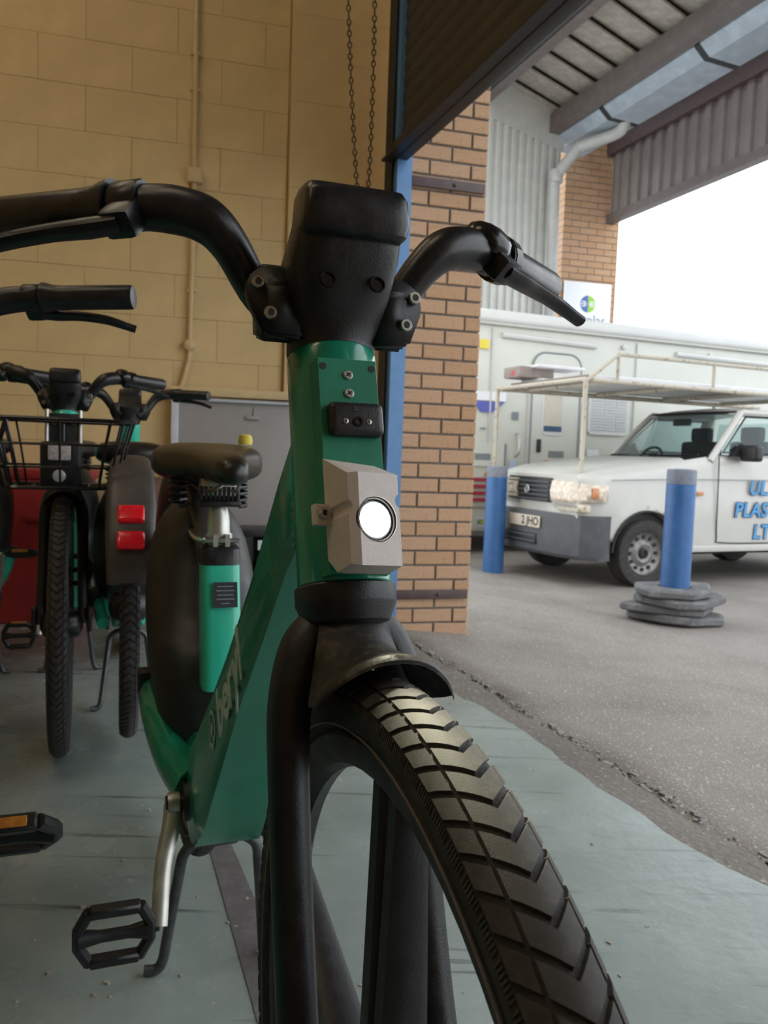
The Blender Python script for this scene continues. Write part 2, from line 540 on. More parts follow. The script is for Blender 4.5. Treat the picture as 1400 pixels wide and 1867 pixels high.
def ground_z(t):
    k = max(0.0, min(1.0, (t - 0.04) / 2.1))
    return -0.008 - 0.192 * k
rows = []
ts = [-0.03, 0.035, 0.06, 0.2, 0.5, 0.9, 1.3, 1.7, 2.14, 2.6, 4, 7, 12, 22]
ss = [-22, -14, -9, -6] + [-4 + 0.12 * i for i in range(100)] + [9, 14]
for t in ts:
    row = []
    for s in ss:
        tt = t + (rj.uniform(-0.012, 0.012) if t < 0.1 else 0)
        row.append(DP(s, tt, ground_z(t) - (0.018 if t <= 0.036 else 0)))
    rows.append(row)
tag(obj('ground', MB().grid(rows).mesh('ground', M['asphalt'], ang=60)), 'worn speckled grey concrete yard outside the door', kind='structure')

# block wall -------------------------------------------------------
W0 = V((-1.975, 4.08, 0))
WU = V((0.967, 0.255, 0)).normalized()
WN = V((WU.y, -WU.x, 0))                  # towards the camera
def WP(s, z, off=0.0):
    return W0 + WU * s + WN * off + V((0, 0, z))
wm = frame_mat(W0, WU, -WN, (0, 0, 1))    # local: x along, y into the wall, z up
wb = MB().box((-0.75, 0.16, 2.5), (5.7, 0.30, 5.0))
wall_l = obj('wall_left', wb.mesh('wall_left', M['plaster'], smooth=False), None, wm)
tag(wall_l, 'yellow painted blockwork wall of the workshop', kind='structure')

def piece_mesh(name, w, d, h, m, ch=0.004):
    """a block or brick: front face (towards -y) chamfered, origin at its lower front left corner"""
    x0, x1, z0, z1 = 0, w, 0, h
    vs = [(x0 + ch, 0, z0 + ch), (x1 - ch, 0, z0 + ch), (x1 - ch, 0, z1 - ch), (x0 + ch, 0, z1 - ch),
          (x0, ch, z0), (x1, ch, z0), (x1, ch, z1), (x0, ch, z1), (x0, d, z0), (x1, d, z0), (x1, d, z1), (x0, d, z1)]
    fs = [(0, 1, 2, 3)]
    for k in range(4):
        j = (k + 1) % 4
        fs += [(k, k + 4, j + 4, j), (k + 4, k + 8, j + 8, j + 4)]
    fs.append((11, 10, 9, 8))
    return MB().add(vs, fs).mesh(name, m, smooth=False)

BLK = {}
def block(parent, x, z, w, h, d, m, y=0.0, name='block', ch=0.004, jit=0.0):
    k = (name, round(w, 3), round(h, 3), round(d, 3), m.name)
    if k not in BLK:
        BLK[k] = piece_mesh(name, w, d, h, m, ch)
    o = obj(name, BLK[k], parent)
    o.location = (x, y + random.uniform(-jit, jit), z)
    return o

for r in range(18):
    z = r * 0.225
    off = 0.0 if r % 2 else 0.225
    for c in range(-3, 4):
        x = c * 0.45 + off - 0.05
        w = 0.4490
        if x + w > 1.43:
            w = 1.43 - x
        if w > 0.04:
            block(wall_l, x, z, w, 0.2242, 0.02, M['wall'], y=-0.0015, ch=0.0016, jit=0.0008)
# shallow pilaster beside the door, built of the same blocks
pil = obj('wall_pilaster', MB().box((1.775, 0.1, 2.5), (0.66, 0.28, 5.0)).mesh('wall_pilaster', M['plaster'], smooth=False), None, wm)
tag(pil, 'shallow yellow painted block pilaster beside the roller door', kind='structure')
for r in range(18):
    z = r * 0.225 + 0.06
    for (x, w) in (((1.438, 0.20), (1.641, 0.465)) if r % 2 else ((1.438, 0.42), (1.861, 0.245))):
        block(pil, x, z, w + 0.0018, 0.2242, 0.02, M['wall'], y=-0.0415, ch=0.0016, jit=0.0008)

# rest of the room shell, out of frame ------------------------------
def wall_seg(name, a, b, z0, z1, m, th=0.2):
    a, b = V(a), V(b)
    d = (b - a).normalized()
    n = V((-d.y, d.x, 0))
    q = MB().prism([a + V((0, 0, z0)), b + V((0, 0, z0)), b + V((0, 0, z1)), a + V((0, 0, z1))], n * th)
    o = obj(name, q.mesh(name, m, smooth=False))
    o['kind'] = 'structure'
    return o
fl = WP(-3.6, 0, 0.0)
bl = V((-4.6, -4.5, 0))
br = DP(9.3, 0.0)
tag(wall_seg('wall_side', fl, bl, 0, 5, M['plaster']), 'yellow painted workshop wall out of view')
tag(wall_seg('wall_back', bl, br, 0, 5, M['plaster']), 'yellow painted workshop wall behind the viewer')
tag(wall_seg('wall_door', DP(4.9, 0.0), br, 0, 5, M['plaster'], -0.2), 'workshop wall past the near end of the roller door')
tag(wall_seg('wall_lintel', DP(-0.1, 0.22), DP(4.9, 0.22), 3.6, 5, M['plaster'], -0.2), 'wall above the roller door')
cl = MB().prism([fl + V((0, 0, 5)) - WU * 1, DP(-0.5, 0.4, 5) + V((0, 0.5, 0)), DP(9.5, 0.4, 5), bl + V((-0.5, -0.5, 5))], (0, 0, 0.15))
tag(obj('ceiling', cl.mesh('ceiling', M['panel_grey'], smooth=False)), 'grey workshop ceiling out of view', kind='structure')

# fluorescent battens on the ceiling, out of frame ------------------
tubem = MB().tube([(-0.75, 0, -0.05), (0.75, 0, -0.05)], 0.035, 10).mesh('lamp_tube', M['lamp_tube'])
batten = MB().rbox((0, 0, 0.02), (1.6, 0.12, 0.06), 0.01).mesh('batten', M['sign'])
for i, (x, y, lab) in enumerate(((-2.4, 2.2, 'ceiling batten lamp over the parked bikes'), (-1.2, 0.2, 'ceiling batten lamp above the viewer'), (-2.9, -0.9, 'ceiling batten lamp behind the viewer'))):
    e = empty('ceiling_light', (x, y, 4.93), 0.26)
    tag(e, lab, 'lamp', 'ceiling batten lamps')
    obj('batten', batten, e)
    obj('lamp_tube', tubem, e)

# roller shutter door ----------------------------------------------
SH_L = 4.75
door = empty('door_1', DP(0, 0, 0), math.atan2(DD.y, DD.x))
tag(door, 'half raised brown roller shutter door with black bottom bar', 'roller shutter', kind='structure')
# local x along door, y: left of DD -> outwards
n = 7
prof = [(0.007 * math.sin(math.pi * k / n) * -1, 0.078 * k / n) for k in range(n + 1)]
sl = MB().grid([[(0.0, y, z), (SH_L, y, z)] for y, z in prof], 0.004, (0, 1, 0)).mesh('slat', M['shutter'], ang=30)
for i in range(20):
    o = obj('slat', sl, door)
    o.location = (0.01, 0.0, 2.43 + i * 0.0785)
o = obj('bottom_bar', MB().rbox((SH_L / 2, 0.0, 2.385), (SH_L, 0.06, 0.10), 0.006).box((SH_L / 2, -0.03, 2.345), (SH_L, 0.10, 0.012)).mesh('bottom_bar', M['black_steel']), door)
g = MB()
for y in (-0.016, 0.016):
    g.box((-0.03, y - 0.012, 2.0), (0.10, 0.006, 4.0))
g.box((-0.075, -0.012, 2.0), (0.012, 0.038, 4.0))
obj('guide_rail', g.mesh('guide_rail', M['black_steel'], smooth=False), door)
obj('shutter_roll', MB().tube([(-0.05, 0.02, 4.18), (SH_L + 0.05, 0.02, 4.18)], 0.17, 16).mesh('shutter_roll', M['shutter']), door)

bp_ = P(727, 600, 4.03)
bm_ = frame_mat((bp_.x, bp_.y, 0), WU, -WN, (0, 0, 1))
o = obj('blue_post', MB().box((0, 0.0, 1.75), (0.075, 0.006, 3.6)).box((-0.036, 0.05, 1.75), (0.006, 0.1, 3.6)).box((0.036, 0.05, 1.75), (0.006, 0.1, 3.6)).mesh('blue_post', M['blue'], smooth=False), None, bm_)
tag(o, 'blue painted steel channel post between shutter and brick pillar', 'post', kind='structure')

# brick pillar ------------------------------------------------------
PA = V((0.070, 4.052, 0))
pm = frame_mat(PA, WU, -WN, (0, 0, 1))
pw = 0.405
pillar = obj('brick_pillar', MB().box((pw / 2, 0.18, 1.95), (pw - 0.012, 0.34, 4.1)).mesh('brick_pillar', M['mortar'], smooth=False), None, pm)
tag(pillar, 'buff brick pillar with plum straps just outside the roller door', 'pillar', kind='structure')
CH = 0.0755
bl_ = pw / 2
rb = random.Random(11)
for r in range(53):
    z = -0.05 + r * CH
    hgt = CH - 0.0105
    cuts = [(0, bl_ * 2 * 0.53), (bl_ * 2 * 0.53, pw)] if r % 2 == 0 else [(0, pw * 0.245), (pw * 0.245, pw * 0.785), (pw * 0.785, pw)]
    for a, b in cuts:
        block(pillar, a + 0.005 - (0.005 if a == 0 else 0), z, b - a - 0.010 + (0.005 if a == 0 else 0) + (0.005 if b == pw else 0), hgt, 0.36,
              M['brick'] if rb.random() < 0.65 else M['brick2'], y=0, name='brick', ch=0.003, jit=0.0025)
strapm = MB().rbox((0.205, -0.010, 0), (0.385, 0.012, 0.048), 0.002).lathe([(0.009, 0), (0.009, 0.008), (0.005, 0.012)], (0.235, -0.016, 0), (0, -1, 0), 8).mesh('strap', M['plum'])
for z in (2.245, 0.172):
    s_ = obj('strap', strapm, pillar)
    s_.location = (-0.005, 0, z)

# hoist chain ------------------------------------------------------
ch_root = empty('hoist_chain', P(660, 420, 4.22))
tag(ch_root, 'dark steel hand chain loop hanging beside the roller shutter', 'chain')
link = MB()
R1, R2 = 0.0165, 0.0095
link.tube([(R2 * math.cos(t), 0, R1 * math.sin(t)) for t in [2 * math.pi * k / 8 for k in range(8)]], 0.0034, 4, closed=True)
linkm = link.mesh('chain_link', M['chain'])
cpts = [P(634, -30, 4.22), P(640, 150, 4.22), P(648, 300, 4.22), P(654, 370, 4.22), P(661, 395, 4.22), P(668, 370, 4.22), P(674, 300, 4.22), P(680, 150, 4.22), P(684, -30, 4.22)]
path = smooth_path(cpts, 60)
acc, last, k = 0, path[0], 0
for p in path[1:]:
    acc += (p - last).length
    if acc >= 0.0265:
        d = (p - last).normalized()
        a, b = ortho(d)
        if k % 2:
            a, b = b, -a
        o = obj('chain_link', linkm, ch_root)
        mm = frame_mat(p, a, d.cross(a), d)
        o.matrix_local = Matrix.Translation(-ch_root.location) @ mm
        acc = 0
        k += 1
    last = p

# wall conduit -------------------------------------------------------
cr = empty('wall_conduit', WP(0.93, 1.2, 0.03))
tag(cr, 'cream painted cable conduit with junction boxes on the yellow wall', 'conduit')
def cpart(name, mb, m):
    for i, p in enumerate(mb.v):
        mb.v[i] = tuple(wm @ V(p) - V(cr.location))
    return obj(name, mb.mesh(name, m), cr)
cpart('pipe', MB().tube(smooth_path([(0.937, -0.024, 3.9), (0.940, -0.024, 2.3), (0.932, -0.024, 1.43), (0.925, -0.024, 1.34), (0.895, -0.024, 1.22), (0.86, -0.024, 1.16)], 6), 0.013, 8), M['cream'])
cpart('junction_box', MB().rbox((0.944, -0.03, 2.31), (0.075, 0.05, 0.075), 0.006), M['cream'])
cpart('junction_box', MB().lathe([(0.03, 0), (0.03, 0.04), (0.012, 0.05)], (0.932, -0.008, 1.43), (0, -1, 0), 12), M['cream'])
for z in (2.93, 2.75, 2.05, 1.72, 3.25):
    cpart('clip', MB().rbox((0.939, -0.022, z), (0.05, 0.02, 0.018), 0.003), M['cream'])

# dado board, framed panel and odds and ends along the wall ------------
sh = empty('wall_panel', WP(1.15, 0, 0.05), math.atan2(WU.y, WU.x))
tag(sh, 'grey panel in a pale frame leaning on the yellow wall behind the saddle', 'panel')
def lpart(root, name, mb, m, **k):
    return obj(name, mb.mesh(name, m, **k), root)
# local x along wall (origin s=1.15), y into the wall
lpart(sh, 'panel', MB().rbox((0.17, 0, 0.61), (0.92, 0.02, 1.06), 0.003), M['panel_grey'])
lpart(sh, 'side_rail', MB().rbox((-0.288, -0.018, 0.585), (0.038, 0.04, 1.16), 0.004), M['pale_frame'])
lpart(sh, 'top_rail', MB().rbox((0.15, -0.018, 1.185), (0.94, 0.07, 0.045), 0.004), M['cream'])
lpart(sh, 'trim_strip', MB().rbox((0.15, -0.02, 1.145), (0.90, 0.03, 0.016), 0.002), M['pale_frame'])
lpart(sh, 'hook', MB().rbox((0.12, -0.02, 1.06), (0.075, 0.012, 0.018), 0.003).box((0.13, -0.016, 1.09), (0.012, 0.008, 0.05)), M['panel_grey'])
o = empty('crate', WP(1.30, 0, 0.22), math.atan2(WU.y, WU.x))
tag(o, 'black plastic crate on the floor against the grey panel', 'crate')
q = MB()
for zz in (0.02, 0.24, 0.46):
    q.rbox((0, 0, zz), (0.36, 0.26, 0.035), 0.005)
for sx in (-1, 1):
    q.box((sx * 0.165, 0, 0.24), (0.02, 0.24, 0.44))
    q.box((sx * 0.09, -0.115, 0.24), (0.10, 0.02, 0.44))
q.box((0, 0.115, 0.24), (0.34, 0.02, 0.44))
lpart(o, 'body', q, M['black'])
lpart(o, 'tape_square', MB().box((0.01, -0.132, 0.40), (0.05, 0.004, 0.05)), M['blind'])
o = empty('storage_box', WP(0.24, 0, 0.17), math.atan2(WU.y, WU.x))
tag(o, 'red plastic storage box against the wall behind the basket bikes', 'box')
lpart(o, 'body', MB().rbox((0, 0, 0.36), (0.46, 0.26, 0.72), 0.02), M['red_box'])
lpart(o, 'lid', MB().rbox((0, 0, 0.735), (0.49, 0.28, 0.05), 0.012), M['red_box'])
lpart(o, 'handle', MB().rbox((0, -0.135, 0.52), (0.14, 0.02, 0.03), 0.006), M['red_box'])
o = empty('cardboard_box', WP(0.80, 0, 0.2), math.atan2(WU.y, WU.x))
tag(o, 'brown cardboard box standing against the wall left of the grey panel', 'box')
lpart(o, 'body', MB().rbox((0, 0, 0.36), (0.28, 0.25, 0.72), 0.004), M['brown_box'])
lpart(o, 'flap', MB().box((-0.07, 0, 0.724), (0.135, 0.25, 0.006)).box((0.07, 0, 0.724), (0.135, 0.25, 0.006)), M['brown_box'])

# strip of dark tape and loose grit on the floor -------------------
def fpix(x, y, z=0.0):
    d = ray(x, y)
    return CP + d * ((z - CAM_H) / d.z)
ft = [fpix(378, 1535), fpix(420, 1535), fpix(560, 1867), fpix(470, 1867)]
o = obj('floor_tape', MB().prism([p + V((0, 0, 0.0006)) for p in ft], (0, 0, 0.0012)).mesh('floor_tape', mat('worn_tape', (0.115, 0.105, 0.105), 0.6, col2=(0.17, 0.16, 0.155), scale=30), smooth=False))
tag(o, 'worn dark grey floor marking stripe under the kickstand', 'floor stripe')
rc_ = random.Random(15)
chips = MB()
for i in range(260):
    sx = rc_.uniform(-0.6, 3.6)
    tx = abs(rc_.gauss(0.0, 0.022)) + 0.026
    r = rc_.uniform(0.003, 0.013)
    chips.box(DP(sx, tx, ground_z(tx) + 0.001), (r * rc_.uniform(1, 3), r, 0.006), Matrix.Rotation(-1.2 + rc_.uniform(-0.5, 0.5), 3, 'Z'))
tag(obj('concrete_chips', chips.mesh('concrete_chips', mat('pale_concrete_chip', (0.30, 0.29, 0.28), 0.85, col2=(0.09, 0.08, 0.075), scale=25), smooth=False)), 'crumbled concrete chips along the crack outside the green floor', 'concrete chips', kind='stuff')
rg = random.Random(5)
gm = MB()
spots = [(195, 1793), (470, 1735), (152, 1655), (172, 1815), (200, 1818), (225, 1570), (415, 1683), (390, 1470), (330, 1780), (430, 1690), (90, 1775), (300, 1620), (60, 1640), (450, 1640), (1080, 1540), (1110, 1720), (1180, 1690), (1130, 1780)]
for i in range(150):
    if i < len(spots):
        p = fpix(*spots[i])
        r = rg.uniform(0.003, 0.006)
    else:
        p = V((rg.uniform(-1.3, 0.5), rg.uniform(1.1, 3.6), 0))
        r = rg.uniform(0.0012, 0.004)
    gm.box(p + V((0, 0, r * 0.3)), (r * rg.uniform(1, 2), r * rg.uniform(0.7, 1.4), r * 0.6), Matrix.Rotation(rg.uniform(0, 3), 3, 'Z'))
tag(obj('floor_grit', gm.mesh('floor_grit', mat('pale_grit', (0.42, 0.37, 0.29), 0.8, var=0.3, scale=300), smooth=False)), 'pale crumbs of grit and flaked paint on the green floor', 'grit', kind='stuff')

# ================================================================== bicycle kit
CZ = 0.758
AX = V((-0.309, 0, 0.951)).normalized()
NX = V((0.951, 0, 0.309)).normalized()
YV = V((0, 1, 0))
def hp(s, n=0.0, y=0.0):
    return V((0, y, CZ)) + AX * s + NX * n
HM = frame_mat(V((0, 0, CZ)), NX, YV, AX)       # head frame: x forward, y left, z up the steering axis
WR = 0.370
AXF = V((0.14, 0, WR))
AXR = V((-1.07, 0, WR + 0.055))

KIT = []     # entries: dict(key, par, name, me, mw, steer, only, label)
def kit(key, name, me, par=None, mw=None, steer=False, only=None, label=None, kind=None):
    KIT.append(dict(key=key, par=par, name=name, me=me, mw=mw or Matrix.Identity(4), steer=steer, only=only, label=label, kind=kind))

# ---- wheel ----
def ring_prof(prof, n=72):
    return MB().lathe(prof, (0, 0, 0), (0, 1, 0), n, cap=False, closed=True)
tyre_sec = []
RC, RS = 0.3440, 0.0240
for k in range(16):
    t = math.radians(-150 + 300 * k / 15)
    tyre_sec.append((RC + RS * math.cos(t), RS * 1.04 * math.sin(t)))
tyre_me = ring_prof(tyre_sec, 96).mesh('tyre', M['rubber'], ang=60)
stripe_me = ring_prof([(0.3300, -0.0250), (0.3315, -0.0253), (0.3315, -0.0240), (0.3300, -0.0240)], 96).mesh('tyre_stripe', mat('brown_rim_tape', (0.19, 0.145, 0.125), 0.5, var=0.2, scale=30))
rim_me = ring_prof([(0.326, -0.0155), (0.322, -0.0185), (0.308, -0.0170), (0.299, -0.0120), (0.295, 0.0), (0.299, 0.0120), (0.308, 0.0170), (0.322, 0.0185), (0.326, 0.0155), (0.314, 0.008), (0.314, -0.008)], 72).mesh('front_wheel', M['matt'], ang=30)
hub_me = MB().lathe([(0.012, -0.058), (0.030, -0.050), (0.040, -0.040), (0.045, 0.0), (0.040, 0.040), (0.030, 0.050), (0.012, 0.058)], (0, 0, 0), (0, 1, 0), 24).mesh('hub', M['black'])
def spoke(sgn):
    q = MB()
    rr = [0.035, 0.10, 0.20, 0.300]
    rings = []
    for r in rr:
        k = (r - 0.035) / 0.253
        w = 0.0095 + 0.002 * (1 - k)
        off = sgn * (0.012 + 0.004 * k)
        d = 0.020 - 0.008 * k
        rings.append([V((r, off * 0 + yy, 0)) + V((0, 0, off + zz)) for yy, zz in ((-d, -w * 0.7), (-d * 0.6, -w), (d * 0.6, -w), (d, -w * 0.7), (d, w * 0.7), (d * 0.6, w), (-d * 0.6, w), (-d, w * 0.7))])
    return q.loft(rings).mesh('spoke', M['matt'], ang=40)
spoke_me = [spoke(-1), spoke(1)]
strip_me = MB().grid([[(0.2940 * math.cos(t), y, 0.2940 * math.sin(t)) for t in [math.radians(a) for a in range(8, 70, 4)]] for y in (0.004, 0.0135)], 0.001, (0, 0, -1)).mesh('reflector_strip', M['silver_strip'])

def tread_pt(th, ph, h):
    r = RC + (RS + h) * math.cos(ph)
    return V((r * math.cos(th), (RS + h) * 1.04 * math.sin(ph), r * math.sin(th)))
PITCH_T = 0.0226 / WR
def tread_block(p0, p1, nseg, name='tread_block', skew=0.068, fill=0.79):
    q = MB()
    top0, top1, bot0, bot1 = [], [], [], []
    for k in range(nseg + 1):
        ph = math.radians(p0 + (p1 - p0) * k / nseg)
        b = skew * abs(ph)
        h = 0.0026 - 0.0006 * abs(ph)
        top0.append(tread_pt(b + 0.03 * PITCH_T, ph, h))
        top1.append(tread_pt(b + (fill - 0.03) * PITCH_T, ph, h))
        bot0.append(tread_pt(b, ph, -0.001))
        bot1.append(tread_pt(b + fill * PITCH_T, ph, -0.001))
    q.grid([bot0, top0, top1, bot1])
    n = nseg
    m = nseg + 1
    q.f.append((0, m, 2 * m, 3 * m))
    q.f.append((n, 3 * m + n, 2 * m + n, m + n))
    return q
tb_c = tread_block(-32, 32, 6).mesh('tread_block', M['tread'], ang=25)
tb_l = tread_block(-64, -37, 2).mesh('tread_block', M['tread'], ang=25)
tb_r = tread_block(37, 64, 2).mesh('tread_block', M['tread'], ang=25)
def sipes():
    q = MB()
    for k in range(7):
        for sg in (-1, 1):
            a, b = sg * math.radians(69), sg * math.radians(84)
            th = PITCH_T * (0.1 + 0.13 * k) + 0.05
            pts = []
            for (t, p, h) in ((th, a, 0.0010), (th + 0.004, a, 0.0010), (th + 0.004, b, 0.0006), (th, b, 0.0006)):
                pts.append(tread_pt(t, p, h))
            for (t, p, h) in ((th, a, -0.001), (th + 0.004, a, -0.001), (th + 0.004, b, -0.001), (th, b, -0.001)):
                pts.append(tread_pt(t, p, h))
            q.add(pts, [(0, 1, 2, 3), (0, 4, 5, 1), (1, 5, 6, 2), (2, 6, 7, 3), (3, 7, 4, 0)])
    return q
sip_me = sipes().mesh('tread_ribs', M['tread'], smooth=False)
NROW = 103
def rest_tread(rows_):
    q = MB()
    for i in rows_:
        rm = Matrix.Rotation(-i * 2 * math.pi / NROW, 3, 'Y')
        for me_ in (tb_c, tb_l, tb_r):
            q.add([rm @ v.co for v in me_.vertices], [tuple(p.vertices) for p in me_.polygons])
    return q.mesh('tread', M['tread'], ang=25)
VIS = [i for i in range(6, 38)]
rest_me = rest_tread([i for i in range(NROW) if i not in VIS])
all_me = rest_tread(range(NROW))

def wheel(key, name, axle, steer, phase, front):
    kit(key, name, rim_me, None, Matrix.Translation(axle), steer)
    kit(key + 't', 'tyre', tyre_me, key)
    kit(key + 'st', 'tyre_stripe', stripe_me, key)
    kit(key + 'h', 'hub', hub_me, key)
    for k in range(5):
        for j in (0, 1):
            kit(key + 's%d%d' % (k, j), 'spoke', spoke_me[j], key, Matrix.Rotation(-(phase + k * 2 * math.pi / 5), 4, 'Y'))
    if front:
        for i in VIS:
            rm = Matrix.Rotation(-i * 2 * math.pi / NROW, 4, 'Y')
            for me_ in (tb_c, tb_l, tb_r):
                kit(key + 'b', 'tread_block', me_, key, rm, only='main')
            kit(key + 'b', 'tread_ribs', sip_me, key, rm, only='main', kind='stuff')
        kit(key + 'r', 'tread', rest_me, key, only='main', kind='stuff')
        kit(key + 'r2', 'tread', all_me, key, only='other', kind='stuff')
        kit(key + 'rs', 'reflector_strip', strip_me, key, only='main')
    else:
        kit(key + 'r', 'tread', all_me, key, kind='stuff')
wheel('fw', 'front_wheel', AXF, True, math.radians(91), True)
wheel('rw', 'rear_wheel', AXR, False, 0.3, False)

# ---- head tube, down tube and lower frame, one welded body ----
fr = MB()
fr.lathe([(0.0385, 0.0275), (0.0400, 0.0300), (0.0400, 0.200), (0.0402, 0.232), (0.0390, 0.236)], hp(0), AX, 40)
st = [((-0.062, 0.945), (-0.030, 0.835), 0.0260), ((-0.085, 0.925), (-0.060, 0.822), 0.031), ((-0.12, 0.885), (-0.105, 0.785), 0.035), ((-0.25, 0.765), (-0.215, 0.682), 0.0365),
      ((-0.40, 0.640), (-0.335, 0.572), 0.0385), ((-0.50, 0.556), (-0.435, 0.455), 0.043), ((-0.575, 0.478), (-0.52, 0.335), 0.052), ((-0.63, 0.435), (-0.585, 0.278), 0.058),
      ((-0.70, 0.420), (-0.69, 0.282), 0.055), ((-0.74, 0.405), (-0.74, 0.31), 0.048)]
rings = []
for (t, b, w_) in st:
    T = V((t[0], 0, t[1]))
    B = V((b[0], 0, b[1]))
    u = (T - B)
    c = (T + B) / 2
    hgt = u.length / 2
    u.normalize()
    ring = []
    ch = min(0.014, w_ * 0.4)
    for (yy, uu) in ((-w_, -hgt + ch), (-w_, hgt - ch * 1.2), (-w_ + ch, hgt), (w_ - ch, hgt), (w_, hgt - ch * 1.2), (w_, -hgt + ch), (w_ - ch * 0.5, -hgt), (-w_ + ch * 0.5, -hgt)):
        ring.append(c + u * uu + YV * yy)
    rings.append(ring)
fr.loft(rings)
# weld bead around the joint of head tube and down tube
for sg in (-1, 1):
    wpth = [hp(0.065 + 0.0095 * k, -0.012 - 0.004 * math.sin(k * 0.4), sg * (0.0375 - 0.0006 * k)) for k in range(15)]
    for p in wpth:
        fr.lathe([(0.0006, -0.004), (0.0045, -0.002), (0.0045, 0.002), (0.0006, 0.004)], p, AX, 6)
frame_me = fr.mesh('frame', M['green'], ang=28)
kit('frame', 'frame', frame_me)
frame_t = frame_me.copy()
frame_t.materials[0] = M['teal']
kit('frame_o', 'frame', frame_t, only='never')
# chain stays sweeping up and back beside the wheel
for sg in (-1, 1):
    q = MB()
    path = smooth_path([(-0.66, sg * 0.045, 0.345), (-0.74, sg * 0.075, 0.375), (-0.86, sg * 0.098, 0.425), (-0.95, sg * 0.09, 0.42), (-1.05, sg * 0.072, 0.372)], 5)
    q.tube(path, lerp_list([0.034, 0.030, 0.024, 0.020, 0.017], len(path)), 10, flat=1.25)
    kit('stay', 'chain_stay', q.mesh('chain_stay', M['green']))
    q = MB().rbox((-0.955, sg * 0.102, 0.435), (0.05, 0.035, 0.055), 0.008)
    kit('staycap', 'axle_cover', q.mesh('axle_cover', M['matt']))
# dirt splashes low on the frame
dm = mat('dried_mud', (0.020, 0.022, 0.016), 0.9, col2=(0.06, 0.055, 0.04), scale=80)
rd = random.Random(21)
q = MB()
for k in range(70):
    t = rd.random() ** 1.6
    x = -0.590 + 0.075 * t + rd.uniform(-0.004, 0.004)
    y = rd.uniform(-0.035, 0.055)
    z = 0.2825 + (x + 0.590) * 0.86
    r = rd.uniform(0.0012, 0.0048)
    nrm = V((0.66, 0, -0.75))
    a, b = V((0.75, 0, 0.66)), YV
    base = V((x, y, z - 0.002))
    q.add([base + a * (r * rd.uniform(.6, 1.6) * math.cos(tt)) + b * (r * rd.uniform(.6, 1.4) * math.sin(tt)) + nrm * 0.0006 for tt in [k2 * math.pi / 3 for k2 in range(6)]] , [tuple(range(6))])
kit('mud', 'mud_splash', q.mesh('mud_splash', dm, smooth=False), 'frame', only='main', kind='stuff')

# lettering on the right side of the down tube
def side_text(body, size, x, z, dx, dz, m, par, only, name='lettering', y=-0.0395, shear=0.0, ext=0.0006, tilt=0.0):
    d = V((dx, tilt, dz)).normalized()
    nrm = V((0, -1, 0))
    upv = nrm.cross(d).normalized()
    nrm = d.cross(upv)
    kit('txt', name, text_mesh(body, size, m, ext, align='LEFT', shear=shear, offset=0.0020), par, frame_mat((x, y, z), d, upv, nrm), only=only)
tdx, tdz = 0.735, 0.678
side_text('beryl', 0.094, -0.434, 0.531, tdx, tdz, M['white_letter'], 'frame', 'main', y=-0.0415, tilt=0.021)
# hexagon emblem below the lettering
q = MB()
def hexring(r0, r1):
    o1 = [V((r1 * math.cos(math.radians(60 * k + 30)), r1 * math.sin(math.radians(60 * k + 30)), 0)) for k in range(6)]
    i1 = [V((r0 * math.cos(math.radians(60 * k + 30)), r0 * math.sin(math.radians(60 * k + 30)), 0)) for k in range(6)]
    q.add(o1 + i1, [(k, (k + 1) % 6, 6 + (k + 1) % 6, 6 + k) for k in range(6)])
hexring(0.022, 0.030)
q.add([V((0.010 * math.cos(t), 0.010 * math.sin(t), 0)) for t in [k * math.pi / 6 for k in range(12)]], [tuple(range(12))])
d = V((tdx, 0.021, tdz)).normalized()
nrm = V((0, -1, 0))
upv = nrm.cross(d).normalized()
kit('emb', 'emblem', q.mesh('emblem', M['white_letter'], smooth=False), 'frame', frame_mat((-0.468, -0.0445, 0.506), d, upv, d.cross(upv)), only='main')

# ---- lower headset collar ----
kit('collar', 'headset_collar', MB().lathe([(0.030, -0.006), (0.0365, -0.002), (0.0425, 0.012), (0.0430, 0.014), (0.0430, 0.0270), (0.0415, 0.0285)], hp(0), AX, 40).mesh('headset_collar', M['matt'], ang=25), steer=False)

# ---- front plate on the head tube with screws ----
q = MB()
pl = [(-0.0285, 0.026), (-0.0255, 0.0452), (0.0255, 0.0452), (0.0285, 0.026)]
q.prism([V((n_, y_, 0.0325)) for y_, n_ in pl], (0, 0, 0.1835))
pm_me = q.mesh('front_plate', M['plate_green'], ang=20)
kit('plate', 'front_plate', pm_me, 'frame', HM)
def screw(key, s, y, n, r, m, par, only='main', name='screw', mw=HM, depth=0.002, torx=False):
    q_ = MB()
    q_.lathe([(r, 0), (r, depth * 0.6), (r * 0.8, depth)], (n, y, s), (1, 0, 0), 14)
    kit(key, name, q_.mesh(name, m), par, mw, only=only)
    c = MB()
    a_ = 0.55 if torx else 0.7
    c.box((n + depth, y, s), (0.0006, r * a_ * 1.6, r * 0.32), Matrix.Rotation(0.6, 3, 'X'))
    c.box((n + depth, y, s), (0.0006, r * a_ * 1.6, r * 0.32), Matrix.Rotation(0.6 + math.pi / 2, 3, 'X'))
    if torx:
        c.box((n + depth, y, s), (0.0006, r * a_ * 1.6, r * 0.32), Matrix.Rotation(0.6 + math.pi / 4, 3, 'X'))
    kit(key + 'x', 'screw_slot', c.mesh('screw_slot', M['ink'], smooth=False), par, mw, only=only)
for s_ in (0.2015, 0.1850):
    screw('scr', s_, 0.0, 0.0452, 0.0042, M['alloy'], 'frame')
for y_ in (-0.0215, 0.0215):
    kit('hole', 'screw_hole', MB().lathe([(0.0030, 0), (0.0030, 0.0006)], (0.0450, y_, 0.2085), (1, 0, 0), 12).mesh('screw_hole', M['ink'], smooth=False), 'frame', HM, only='main')

